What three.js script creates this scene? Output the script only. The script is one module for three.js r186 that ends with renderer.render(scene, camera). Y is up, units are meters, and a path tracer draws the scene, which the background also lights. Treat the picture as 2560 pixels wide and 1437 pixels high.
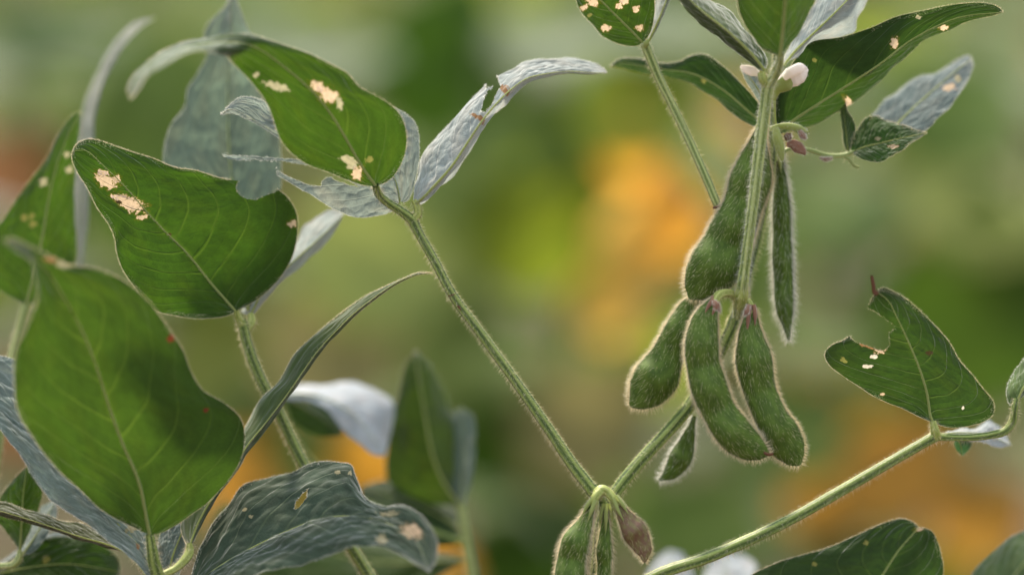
import * as THREE from 'three';
import { mergeGeometries } from 'three/addons/utils/BufferGeometryUtils.js';
import { createNoise3D, createNoise2D } from 'simplex-noise';

// ---------------------------------------------------------------- camera, sky, sun, exposure
const PITCH = 10 * Math.PI / 180, DIST = 1.0;
const FOCUS = new THREE.Vector3(0, 0.62, 0);
const FWD = new THREE.Vector3(0, -Math.sin(PITCH), -Math.cos(PITCH));
const UPV = new THREE.Vector3(0, Math.cos(PITCH), -Math.sin(PITCH));
const EYE = FOCUS.clone().addScaledVector(FWD, -DIST);
const scene = new THREE.Scene();
const camera = new THREE.PerspectiveCamera(2 * Math.atan(0.07185) * 180 / Math.PI, 1024 / 574, 0.05, 400);
camera.position.copy(EYE);
camera.lookAt(FOCUS);
camera.focus = DIST;
camera.userData.fStop = 3.5;

const SUN = new THREE.Vector3(-0.20, 0.70, -0.69).normalize();
{
  const w = 256, h = 128, data = new Float32Array(w * h * 4);
  for (let j = 0; j < h; j++) for (let i = 0; i < w; i++) {
    const el = ((j + 0.5) / h - 0.5) * Math.PI, az = ((i + 0.5) / w - 0.5) * 2 * Math.PI;
    const d = new THREE.Vector3(Math.cos(el) * Math.cos(az), Math.sin(el), Math.cos(el) * Math.sin(az));
    const s = Math.max(0, Math.sin(el)), b = 0.36 + 0.64 * s;               // bright thin overcast, brighter overhead
    const glow = 0.9 * Math.exp((d.dot(SUN) - 1) / 0.08);
    const k = (j * w + i) * 4;
    data[k] = 0.90 * b + glow; data[k + 1] = 0.97 * b + glow * 0.97; data[k + 2] = 1.08 * b + glow * 0.9; data[k + 3] = 1;
  }
  const t = new THREE.DataTexture(data, w, h, THREE.RGBAFormat, THREE.FloatType);
  t.mapping = THREE.EquirectangularReflectionMapping; t.magFilter = THREE.LinearFilter; t.needsUpdate = true;
  scene.background = t; scene.environment = t;
}
const sun = new THREE.DirectionalLight(0xfff0d8, 4.5);
sun.position.copy(SUN).multiplyScalar(6); sun.target.position.set(0, 0.4, -0.6);
sun.castShadow = true; sun.shadow.radius = 14; sun.shadow.mapSize.set(2048, 2048);
Object.assign(sun.shadow.camera, { left: -3, right: 3, top: 3, bottom: -3, near: 0.1, far: 14 });
scene.add(sun, sun.target);

const renderer = new THREE.WebGLRenderer({ antialias: true });
renderer.setSize(1024, 574);
renderer.toneMapping = THREE.LinearToneMapping;
renderer.toneMappingExposure = 1.9;
renderer.shadowMap.enabled = true;

// ---------------------------------------------------------------- helpers
let seed = 7;
const rnd = () => { seed = (seed * 1664525 + 1013904223) >>> 0; return seed / 4294967296; };
const rr = (a, b) => a + (b - a) * rnd();
const lcg = (s) => () => { s = (s * 1664525 + 1013904223) >>> 0; return s / 4294967296; };
const noise3 = createNoise3D(lcg(11)), noise2 = createNoise2D(lcg(23));
const V = (x, y, z) => new THREE.Vector3(x, y, z);
const clamp = (x, a = 0, b = 1) => Math.min(b, Math.max(a, x));
const smooth = (a, b, x) => { const t = clamp((x - a) / (b - a)); return t * t * (3 - 2 * t); };
// a pixel of the photograph (2560 wide) and a distance in millimetres in front of the sharp plane
const P = (px, py, z = 0) => {
  const d = DIST - z / 1000;
  return EYE.clone().addScaledVector(FWD, d).addScaledVector(UPV, (718.5 - py) * 1e-4 * d).add(V((px - 1280) * 1e-4 * d, 0, 0));
};
const toPixel = (p) => { const q = p.clone().sub(EYE), d = q.dot(FWD); return [1280 + q.x / d * 1e4, 718.5 - q.dot(UPV) / d * 1e4]; };
const names = {};
const numbered = (n) => { const k = names[n] = (names[n] ?? -1) + 1; return k ? `${n}_${String(k).padStart(3, '0')}` : n; };
function thing(name, label, category, base, group) {
  const o = new THREE.Group(); o.name = numbered(name); o.position.copy(base);
  o.userData = { label, category }; if (group) o.userData.group = group;
  scene.add(o); return o;
}
function part(name, geometry, material, root, parent = root, kind) {   // geometry comes in world metres
  const g = geometry.clone(); g.translate(-root.position.x, -root.position.y, -root.position.z);
  const m = new THREE.Mesh(g, material); m.name = name; m.castShadow = m.receiveShadow = true;
  if (kind) m.userData.kind = kind;
  parent.add(m); return m;
}
const curveOf = (pts) => new THREE.CatmullRomCurve3(pts.map((p) => p.isVector3 ? p : P(...p)), false, 'centripetal');
const resample = (pts, n) => { const c = curveOf(pts); c.arcLengthDivisions = 400; return c.getSpacedPoints(n); };

// fine hairs: each a bent three-sided spike
class Hair {
  constructor() { this.p = []; this.n = []; this.i = []; }
  add(at, dir, len, r, bend) {
    const d = dir.clone().normalize(), a = V(0, 1, 0).cross(d); if (a.lengthSq() < 1e-4) a.set(1, 0, 0); a.normalize();
    const b = d.clone().cross(a), o = this.p.length / 3;
    for (const [f, rad] of [[0, r], [0.5, r * 0.8]]) for (let k = 0; k < 3; k++) {
      const c = Math.cos(k * 2.0944), s = Math.sin(k * 2.0944), nx = a.x * c + b.x * s, ny = a.y * c + b.y * s, nz = a.z * c + b.z * s, l = len * f, q = bend ? f * f * len : 0;
      this.p.push(at.x + d.x * l + nx * rad + (bend ? bend.x * q : 0), at.y + d.y * l + ny * rad + (bend ? bend.y * q : 0), at.z + d.z * l + nz * rad + (bend ? bend.z * q : 0));
      this.n.push(nx, ny, nz);
    }
    this.p.push(at.x + d.x * len + (bend ? bend.x * len : 0), at.y + d.y * len + (bend ? bend.y * len : 0), at.z + d.z * len + (bend ? bend.z * len : 0));
    this.n.push(d.x, d.y, d.z);
    for (let k = 0; k < 3; k++) { const m = (k + 1) % 3; this.i.push(o + k, o + m, o + 3 + m, o + k, o + 3 + m, o + 3 + k, o + 3 + k, o + 3 + m, o + 6); }
  }
  build(root, parent, material, name = 'hair') {
    if (!this.p.length) return;
    const g = new THREE.BufferGeometry();
    g.setAttribute('position', new THREE.Float32BufferAttribute(this.p, 3)); g.setAttribute('normal', new THREE.Float32BufferAttribute(this.n, 3)); g.setIndex(this.i);
    part(name, g, material, root, parent, 'stuff');
  }
}

// ---------------------------------------------------------------- materials
const C = (r, g, b) => new THREE.Color().setRGB(r, g, b);
function dataMap(n, fill, srgb, h = n) {
  const d = new Uint8Array(n * h * 4);
  for (let j = 0; j < h; j++) for (let i = 0; i < n; i++) {
    const c = fill((i + 0.5) / n, (j + 0.5) / h, i, j), k = (j * n + i) * 4;
    for (let q = 0; q < 3; q++) { const x = clamp(c[q]); d[k + q] = 255 * (srgb ? (x <= 0.0031308 ? 12.92 * x : 1.055 * x ** (1 / 2.4) - 0.055) : x); }
    d[k + 3] = 255;
  }
  const t = new THREE.DataTexture(d, n, h, THREE.RGBAFormat, THREE.UnsignedByteType);
  t.magFilter = THREE.LinearFilter; t.minFilter = THREE.LinearMipmapLinearFilter; t.generateMipmaps = true; t.wrapS = t.wrapT = THREE.ClampToEdgeWrapping;
  if (srgb) t.colorSpace = THREE.SRGBColorSpace;
  t.needsUpdate = true; return t;
}
// the vein pattern of a leaflet; u across (0.5 = midrib), v from base to tip
function veins(u, v, s0) {
  const s = Math.abs(2 * u - 1), side = u < 0.5 ? 0 : 1;
  const wob = 0.006 * noise2(u * 4 + s0, v * 6);
  const w = v - 0.26 * s - 0.13 * s * s + wob;
  const pitch = 0.118, q = (w + side * 0.045 + 0.02) / pitch, k = Math.floor(q + 0.5), dist = Math.abs(q - k) * pitch;
  const on = k >= 0 && k < 8 ? 1 : 0.25;
  const thick = 0.0046 * (1.15 - 0.75 * s) * on;
  const secondary = Math.exp(-((dist / thick) ** 2)) * on;
  // cross veins between the secondaries, and a fine net
  const x = s * 9 + 0.45 * ((k * 7 + side * 3) % 5) + 1.2 * noise2(w * 14 + s0, s * 5 + side * 9), cross = Math.exp(-(((Math.abs(x - Math.round(x))) / 0.09) ** 2));
  const cell = (q - Math.floor(q + 0.5)) ;
  return { s, w, secondary, cross: cross * (0.5 + 0.5 * noise2(s * 8 + 3 * s0, w * 22)), bay: Math.cos(cell * Math.PI), mid: Math.exp(-((s / 0.022) ** 2)), x };
}
// small cushions between the veinlets (distance to the nearest of scattered points)
function cushions(x0, y0) {
  const x = 0.77 * x0 + 0.64 * y0, y = -0.64 * x0 + 0.77 * y0;
  const ix = Math.floor(x), iy = Math.floor(y); let d1 = 9;
  for (let a = -1; a <= 1; a++) for (let b = -1; b <= 1; b++) {
    const cx = ix + a, cy = iy + b, h = Math.sin(cx * 127.1 + cy * 311.7) * 43758.5453, k = Math.sin(cx * 269.5 + cy * 183.3) * 43758.5453;
    d1 = Math.min(d1, (x - cx - (h - Math.floor(h))) ** 2 + (y - cy - (k - Math.floor(k))) ** 2);
  }
  return Math.max(0, 1 - 1.25 * d1);
}
const bumps = [0, 1].map((kind) => dataMap(768, (u, v) => {
  const a = veins(u, v, 3), side = u < 0.5 ? 40 : 0;
  const dome = cushions(a.s * 6 + side + 0.5 * noise2(u * 6, v * 9), v * 27), small = cushions(a.s * 18 + side, v * 85), fine = 0.5 + 0.5 * noise2(u * 60, v * 190);
  // the second, older kind of leaf is more puckered
  const h = kind ? 0.12 + 0.28 * Math.max(0, a.bay) ** 0.6 + 0.42 * dome + 0.10 * small + 0.06 * fine - 0.25 * a.secondary
    : 0.30 + 0.34 * Math.max(0, a.bay) ** 0.7 + 0.16 * dome + 0.09 * small + 0.05 * fine - 0.3 * a.secondary;
  return [h, h, h];
}, false));
const SPOT = { tan: [0.62, 0.47, 0.31], pale: [0.40, 0.37, 0.22], red: [0.16, 0.035, 0.012], dark: [0.05, 0.035, 0.012], white: [0.66, 0.60, 0.48], yellow: [0.20, 0.20, 0.05], brown: [0.32, 0.17, 0.07] };
function leafMap(n, tone, s0, spots = [], veined = 1) {
  const [r, g, b] = tone;
  return dataMap(n, (u, v) => {
    const a = veins(u, v, s0);
    const big = noise2(u * 3 + s0 * 5, v * 4), mid = noise2(u * 14 + s0, v * 18), fine = noise2(u * 40, v * 120 + s0);
    const l = 1 + 0.16 * big + 0.10 * mid + 0.10 * fine;
    const yel = 0.12 * Math.max(0, noise2(u * 4.5 + 30 + s0, v * 5));
    let c = [r * l * (1 + 1.6 * yel), g * l * (1 + 0.5 * yel), b * l];
    const vein = clamp(0.75 * a.secondary + 0.14 * Math.max(0, a.cross) + a.mid * 0.9), vc = [0.035 + r * 1.7, 0.045 + g * 1.5, 0.008 + b * 1.5];
    c = c.map((x, i) => x + (vc[i] - x) * vein * 0.62 * veined);
    for (const sp of spots) {
      const du = u - sp.u, dv = v - sp.v, x = sp.ju[0] * du + sp.jv[0] * dv, y = sp.ju[1] * du + sp.jv[1] * dv, e = sp.ang;     // millimetre grid of the leaf round the stain
      const dx = (x * Math.cos(e) + y * Math.sin(e)) / sp.rx, dy = (-x * Math.sin(e) + y * Math.cos(e)) / sp.ry, d = Math.hypot(dx, dy);
      if (d > 1.8) continue;
      const edge = d + 0.38 * noise2(x * 0.07 + sp.u * 99, y * 0.07) + 0.22 * noise2(x * 0.21, y * 0.21 + sp.v * 50);
      if (edge > 1.1) { if (sp.type === 'tan' && edge < 1.5) { const q = 0.5 * (1.5 - edge) / 0.4; c = [c[0] + (0.13 - c[0]) * q, c[1] + (0.12 - c[1]) * q, c[2]]; } continue; }
      const k = smooth(1.1, 0.9, edge), col = SPOT[sp.type];
      let t = col.map((q) => q * (0.95 + 0.12 * noise2(x * 0.07, y * 0.07)));
      if (sp.type === 'tan') {      // dry tissue keeps its little net of veins
        const net = 1 - cushions(x * 0.085 + 20, y * 0.085 + 20);
        if (net > 0.62) t = t.map((q) => q * (1 - 0.45 * smooth(0.62, 0.9, net)));
        if (edge > 0.93) t = [0.36, 0.24, 0.10];
      }
      c = c.map((q, i) => q + (t[i] - q) * k);
    }
    return c;
  }, true);
}
const leafLook = { roughness: 1, transmission: 0.52, thickness: 0, ior: 1.4, specularIntensity: 0.5, side: THREE.DoubleSide };
const fuzz = (m, k) => { m.sheen = k; m.sheenRoughness = 0.55; m.sheenColor = C(0.86, 0.94, 1.0); return m; };
function leafMaterial(map, face, pucker, rough, down) {
  const m = new THREE.MeshPhysicalMaterial({ ...leafLook, map, bumpMap: bumps[pucker], bumpScale: (face === 'upper' ? 1 : -1.9) * rough });
  return fuzz(m, down ?? (face === 'upper' ? 0.55 : 0.15));  // low sheen: lighter base tones of upper leaves carry the sky reflection
}
const hairMat = new THREE.MeshPhysicalMaterial({ color: C(0.93, 0.84, 0.62), roughness: 1, transmission: 0.5, thickness: 0, side: THREE.DoubleSide });
const hairWhite = new THREE.MeshPhysicalMaterial({ color: C(0.93, 0.92, 0.86), roughness: 1, transmission: 0.5, thickness: 0, side: THREE.DoubleSide });
const stripes = (a, b, s0) => { const t = dataMap(128, (u, v) => {
  const l = 1 + 0.18 * noise2(u * 40 + s0, v * 3) + 0.12 * noise2(u * 25, v * 30 + s0), k = clamp(0.5 + 0.5 * Math.cos(u * Math.PI * 2 * 5) + 0.35 * noise2(u * 14 + s0, v * 2));
  return a.map((x, i) => (x + (b[i] - x) * k) * l);
}, true, 256); t.wrapS = t.wrapT = THREE.RepeatWrapping; return t; };
const stemMat = fuzz(new THREE.MeshPhysicalMaterial({ map: stripes([0.045, 0.085, 0.010], [0.24, 0.31, 0.07], 1), roughness: 0.6 }), 0.15);
const paleStemMat = fuzz(new THREE.MeshPhysicalMaterial({ map: stripes([0.12, 0.18, 0.03], [0.40, 0.46, 0.17], 2), roughness: 0.6 }), 0.2);
const nodeMat = fuzz(new THREE.MeshPhysicalMaterial({ map: stripes([0.22, 0.27, 0.05], [0.34, 0.38, 0.10], 3), roughness: 0.6 }), 0.2);
const ribMat = new THREE.MeshPhysicalMaterial({ color: C(0.40, 0.46, 0.13), roughness: 1, transmission: 0.55, thickness: 0, side: THREE.DoubleSide });
const brownMat = new THREE.MeshStandardMaterial({ color: C(0.12, 0.05, 0.025), roughness: 0.9 });
const dryMat = new THREE.MeshPhysicalMaterial({ color: C(0.30, 0.15, 0.09), roughness: 1, transmission: 0.35, thickness: 0, side: THREE.DoubleSide });
const calyxMat = new THREE.MeshPhysicalMaterial({ color: C(0.36, 0.42, 0.12), roughness: 1, transmission: 0.4, thickness: 0, side: THREE.DoubleSide });
const petalMat = new THREE.MeshPhysicalMaterial({ color: C(0.92, 0.85, 0.79), roughness: 1, transmission: 0.35, thickness: 0, side: THREE.DoubleSide });
const podMap = (a, b, s0) => dataMap(256, (u, v) => {
  const k = clamp(0.5 + 0.45 * noise2(u * 9 + s0, v * 7) + 0.25 * noise2(u * 40, v * 30 + s0)), l = 1 + 0.2 * noise2(u * 90 + s0, v * 70);
  return a.map((x, i) => (x + (b[i] - x) * k) * l);
}, true);
const podGreen = [0, 1].map((k) => fuzz(new THREE.MeshPhysicalMaterial({ map: podMap([0.045, 0.082, 0.010], [0.095, 0.155, 0.022], 4 + k), roughness: 0.7, specularIntensity: 0.5 }), 0.12));
const podBrown = fuzz(new THREE.MeshPhysicalMaterial({ map: podMap([0.13, 0.055, 0.04], [0.17, 0.16, 0.05], 8), roughness: 0.7 }), 0.4);
const podPale = fuzz(new THREE.MeshPhysicalMaterial({ map: podMap([0.26, 0.28, 0.12], [0.36, 0.36, 0.18], 9), roughness: 0.7 }), 0.4);

// ---------------------------------------------------------------- builders
function inside(poly, x, y) {
  let c = false, d = 1e9;
  for (let i = 0, j = poly.length - 1; i < poly.length; j = i++) {
    const [xi, yi] = poly[i], [xj, yj] = poly[j];
    if ((yi > y) !== (yj > y) && x < (xj - xi) * (y - yi) / (yj - yi) + xi) c = !c;
    const ex = xj - xi, ey = yj - yi, t = clamp(((x - xi) * ex + (y - yi) * ey) / (ex * ex + ey * ey + 1e-9));
    d = Math.min(d, Math.hypot(x - xi - ex * t, y - yi - ey * t));
  }
  return c ? -d : d;
}
// from a share of the curve's length to the (fractional) number of its control point
function byLength(c, n) {
  const f = Array.from({ length: n }, (_, k) => k / (n - 1)), d = 200, len = c.getLengths(d), at = f.map((t) => { const x = t * d, k = Math.min(d - 1, Math.floor(x)); return (len[k] + (len[k + 1] - len[k]) * (x - k)) / len[d]; });
  return (u) => { let k = 0; while (k < n - 2 && at[k + 1] < u) k++; return k + clamp((u - at[k]) / Math.max(1e-9, at[k + 1] - at[k])); };
}
function tube(pts, radii, { ridges = 0, around = 12, along = 40, depth = 0.10 } = {}) {
  const c = curveOf(pts), rc = radii, P0 = c.getSpacedPoints(along), fr = c.computeFrenetFrames(along, false), pos = [], uv = [], idx = [], len = c.getLength();
  const spot = rc.length === pts.length ? byLength(c, pts.length) : (t) => t * (rc.length - 1);
  const rAt = (t) => { const x = spot(t), k = Math.min(rc.length - 2, Math.floor(x)); return rc[k] + (rc[k + 1] - rc[k]) * (x - k); };
  for (let j = 0; j <= along; j++) for (let i = 0; i <= around; i++) {
    const a = i / around * 2 * Math.PI, r = rAt(j / along) * (1 + depth * (ridges ? Math.cos(ridges * a) : 0) + 0.04 * noise3(P0[j].x * 300, P0[j].y * 300, P0[j].z * 300));
    const q = P0[j].clone().addScaledVector(fr.normals[j], Math.cos(a) * r).addScaledVector(fr.binormals[j], Math.sin(a) * r);
    pos.push(q.x, q.y, q.z); uv.push(i / around, j / along * len / 0.03);
    if (j < along && i < around) { const k = j * (around + 1) + i; idx.push(k, k + around + 1, k + 1, k + 1, k + around + 1, k + around + 2); }
  }
  const g = new THREE.BufferGeometry();
  g.setAttribute('position', new THREE.Float32BufferAttribute(pos, 3)); g.setAttribute('uv', new THREE.Float32BufferAttribute(uv, 2)); g.setIndex(idx); g.computeVertexNormals();
  return { g, P0, fr, len, rAt, along };
}
// pts: [px, py, z, radius in px]
function stem(root, name, pts, { mat = stemMat, hairs = 4.5, hairLen = 1.25, parent = root, along, white = false } = {}) {
  const t = tube(pts.map((p) => P(p[0], p[1], p[2])), pts.map((p) => p[3] * 0.84e-4), { ridges: 5, around: 20, along: along ?? Math.max(16, pts.length * 10) });
  const m = part(name, t.g, mat, root, parent);
  if (hairs) {
    const h = new Hair(), n = Math.round(t.len * 1000 * t.rAt(0.5) * 2000 * Math.PI * hairs * 0.85);
    for (let k = 0; k < n; k++) {
      const f = rnd() * t.along, j = Math.min(t.along - 1, Math.floor(f)), a = rnd() * 6.2832, c = t.P0[j].clone().lerp(t.P0[j + 1], f - j);
      const [ax, ay] = toPixel(c); if (ax < -120 || ax > 2680 || ay < -120 || ay > 1560) continue;
      const o = t.fr.normals[j].clone().multiplyScalar(Math.cos(a)).addScaledVector(t.fr.binormals[j], Math.sin(a));
      const d = o.clone().addScaledVector(t.fr.tangents[j], rr(-0.55, 0.25)).add(V(rr(-.25, .25), rr(-.25, .25), rr(-.25, .25)));
      h.add(c.addScaledVector(o, t.rAt(f / t.along) * 0.97), d, rr(0.4, 1.25) * hairLen * 1e-3, 1.6e-5, V(rr(-.2, .2), -0.25, rr(-.2, .2)));
    }
    h.build(root, parent === root ? m : parent, white ? hairWhite : hairMat);
  }
  return m;
}
const sharedMaps = {};
// m, l, r: midrib and the two margins from base to tip, as [px, py, z]
function leaf(root, o) {
  const puck = o.pucker ? (o.puck ?? 0.22) * 1e-3 : 0, nV = o.nV ?? (puck ? 150 : 64), nS = o.nS ?? (puck ? 46 : 20), W = 2 * nS + 1, sd = o.seed ?? 1;
  const m = resample(o.m, nV), ends = (e) => [o.m[0], ...e, o.m[o.m.length - 1]];
  const E = [resample(ends(o.l), nV), resample(ends(o.r), nV)];
  const pos = [], uv = [], pix = [];
  const wav = (o.wave ?? 0.7) * 1e-3, bul = [o.bulge?.[0] ?? 0.05, o.bulge?.[1] ?? 0.05];
  for (let j = 0; j <= nV; j++) {
    const tan = m[Math.min(nV, j + 1)].clone().sub(m[Math.max(0, j - 1)]).normalize();
    for (let i = -nS; i <= nS; i++) {
      const k = i < 0 ? 0 : 1, s = Math.abs(i) / nS, e = E[k][j].clone().sub(m[j]), wide = e.length();
      const p = m[j].clone().addScaledVector(e, s);
      const n = e.clone().cross(tan); if (n.lengthSq() < 1e-14) n.copy(FWD); n.normalize(); if (n.dot(FWD) > 0) n.negate();   // towards the side that shows
      p.addScaledVector(n, bul[k] * 4 * s * (1 - s) * wide * Math.sin(Math.PI * Math.min(1, j / nV * 1.1 + 0.05)));
      const fade = Math.min(1, wide / 0.008) * Math.min(1, (1 - j / nV) * 8);
      p.addScaledVector(n, fade * (wav * s * noise3(j / nV * 5 + sd * 7, i / nS * 1.3, sd) + 0.28 * wav * noise3(j / nV * 14 + sd, i / nS * 5, sd * 3)));
      if (puck) {           // cushions of blade between the veins
        const a = veins((i / nS + 1) / 2, j / nV, 3), side = i < 0 ? 40 : 0;
        p.addScaledVector(n, fade * puck * (0.35 * Math.max(0, a.bay) ** 0.7 + 1.5 * cushions(a.s * 6 + side + 0.5 * noise2(i / nS * 3 + 3, j / nV * 9), j / nV * 27) - 0.4 * a.mid));
      }
      pos.push(p); uv.push([(i / nS + 1) / 2, j / nV]); pix.push(toPixel(p));
    }
  }
  const at = (px, py) => { let b = 0, bd = 1e9; pix.forEach(([x, y], q) => { const d = (x - px) ** 2 + (y - py) ** 2; if (d < bd) { bd = d; b = q; } }); return b; };
  // stains are given by pixel and turned into the leaf's own coordinates
  const spots = (o.spots ?? []).map(([x, y, rx, ry, type, ang = 0]) => {
    const q = at(x, y), i = q % W, j = Math.floor(q / W), g = puck ? 6 : 2, j1 = Math.min(nV, j + g), j0 = Math.max(0, j - g), i1 = Math.min(W - 1, i + g), i0 = Math.max(0, i - g);
    const [px1, px0, py1, py0] = [pix[j * W + i1], pix[j * W + i0], pix[j1 * W + i], pix[j0 * W + i]], fu = (i1 - i0) / (2 * nS), fv = (j1 - j0) / nV;
    return { u: uv[q][0], v: uv[q][1], ju: [(px1[0] - px0[0]) / fu, (px1[1] - px0[1]) / fu], jv: [(py1[0] - py0[0]) / fv, (py1[1] - py0[1]) / fv], rx, ry, type, ang };
  });
  const face = o.face ?? 'under', tone = o.tone;
  const key = tone.join() + face + (o.pucker ?? 0) + (o.rough ?? 0.35);
  let mat;
  if (spots.length) mat = leafMaterial(leafMap(o.big ? 1024 : 640, tone, sd, spots, o.vein), face, o.pucker ?? 0, (o.rough ?? 0.35) * 1e-3, o.down);
  else mat = sharedMaps[key] ??= leafMaterial(leafMap(640, tone, sd, [], o.vein), face, o.pucker ?? 0, (o.rough ?? 0.35) * 1e-3);
  // triangles, cut along the bites
  const out = [], ouv = [], idx = [], seen = new Map();
  const vert = (q) => { if (!seen.has(q)) { seen.set(q, out.length); out.push(pos[q]); ouv.push(uv[q]); } return seen.get(q); };
  const hole = o.holes ? pix.map(([x, y]) => Math.min(...o.holes.map((h) => inside(h, x, y) + 1.6 * noise2(x * 0.09, y * 0.09)))) : null;
  const cut = new Map();
  const between = (a, b) => { const kk = a < b ? a + '_' + b : b + '_' + a; if (!cut.has(kk)) { const t = hole[a] / (hole[a] - hole[b]); cut.set(kk, out.length); out.push(pos[a].clone().lerp(pos[b], t)); ouv.push([uv[a][0] + (uv[b][0] - uv[a][0]) * t, uv[a][1] + (uv[b][1] - uv[a][1]) * t]); } return cut.get(kk); };
  const tri = (a, b, c) => {
    if (!hole || (hole[a] > 0 && hole[b] > 0 && hole[c] > 0)) { idx.push(vert(a), vert(b), vert(c)); return; }
    if (hole[a] <= 0 && hole[b] <= 0 && hole[c] <= 0) return;
    const poly = [], v3 = [a, b, c];
    for (let k = 0; k < 3; k++) { const x = v3[k], y = v3[(k + 1) % 3]; if (hole[x] > 0) poly.push(vert(x)); if ((hole[x] > 0) !== (hole[y] > 0)) poly.push(between(x, y)); }
    for (let k = 1; k + 1 < poly.length; k++) idx.push(poly[0], poly[k], poly[k + 1]);
  };
  for (let j = 0; j < nV; j++) for (let i = 0; i < W - 1; i++) { const k = j * W + i; tri(k, k + 1, k + W); tri(k + 1, k + W + 1, k + W); }
  const g = new THREE.BufferGeometry();
  g.setAttribute('position', new THREE.Float32BufferAttribute(out.flatMap((p) => [p.x, p.y, p.z]), 3));
  g.setAttribute('uv', new THREE.Float32BufferAttribute(ouv.flat(), 2)); g.setIndex(idx); g.computeVertexNormals();
  const mesh = part('leaf', g, mat, root);
  if (o.label) mesh.userData.label = o.label;
  // midrib, raised on the side that shows
  const rib = (o.rib ?? 5.5) * 0.62e-4, mr = m.map((p, j) => p.clone().addScaledVector(FWD, -rib * 0.25));
  const keepRib = mr.filter((p, j) => !hole || hole[j * W + nS] > -6).filter((p, j) => j % 4 === 0);
  if (keepRib.length > 3) part('midrib', tube(keepRib, [rib, rib * 0.75, rib * 0.45, rib * 0.22], { around: 7, along: 40 }).g, ribMat, root, mesh);
  // hairs on the margins and along the midrib
  const h = new Hair(), dens = o.hairs ?? 7;
  if (dens) {
    for (const k of [0, 1]) for (let j = 0; j < nV; j++) {
      const a = E[k][j], b = E[k][j + 1], n = Math.round(a.distanceTo(b) * 1000 * dens * 2.7), q = j * W + (k ? W - 1 : 0);
      if (hole && hole[q] < 4) continue;
      const [x0, y0] = pix[q]; if (x0 < -60 || x0 > 2620 || y0 < -60 || y0 > 1500) continue;
      const outw = pos[q].clone().sub(pos[j * W + nS]); if (outw.lengthSq() < 1e-12) continue; outw.normalize();
      const fwd = b.clone().sub(a).normalize();
      for (let z = 0; z < n; z++) {
        const t = rnd(), p = pos[q].clone().lerp(pos[q + W], t), back = rnd() < 0.5 ? 0 : rr(0, 0.0012);
        p.addScaledVector(outw, -back);
        h.add(p, outw.clone().multiplyScalar(rr(0.2, 1)).addScaledVector(fwd, rr(0.1, 0.9)).add(V(rr(-.5, .5), rr(-.3, .6), rr(-.5, .5))), rr(0.25, 0.75) * (o.hairLen ?? 0.9) * 1e-3, 2.0e-5);
      }
    }
    for (let j = 0; j < nV; j++) {
      if (hole && hole[j * W + nS] < 0) continue;
      const a = m[j], b = m[j + 1], n = Math.round(a.distanceTo(b) * 1000 * dens * (o.face === 'upper' ? 0.8 : 0.25)), fwd = b.clone().sub(a).normalize();
      const [x0, y0] = toPixel(a); if (x0 < -60 || x0 > 2620 || y0 < -60 || y0 > 1500) continue;
      for (let z = 0; z < n; z++) h.add(a.clone().lerp(b, rnd()).addScaledVector(FWD, -rib * 0.6), fwd.clone().multiplyScalar(rr(0, 0.8)).add(V(rr(-.8, .8), rr(-1, .3), rr(-.2, 0.9))), rr(0.3, 0.9) * 1e-3, 2.2e-5);
    }
    for (const q of cut.values()) for (let z = 0; z < 3; z++) h.add(out[q], V(rr(-1, 1), rr(-1, 1), rr(-1, 1)), rr(0.2, 0.7) * 1e-3, 1.8e-5);
    h.build(root, mesh, o.face === 'upper' ? hairWhite : hairMat);
  }
  return mesh;
}
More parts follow.
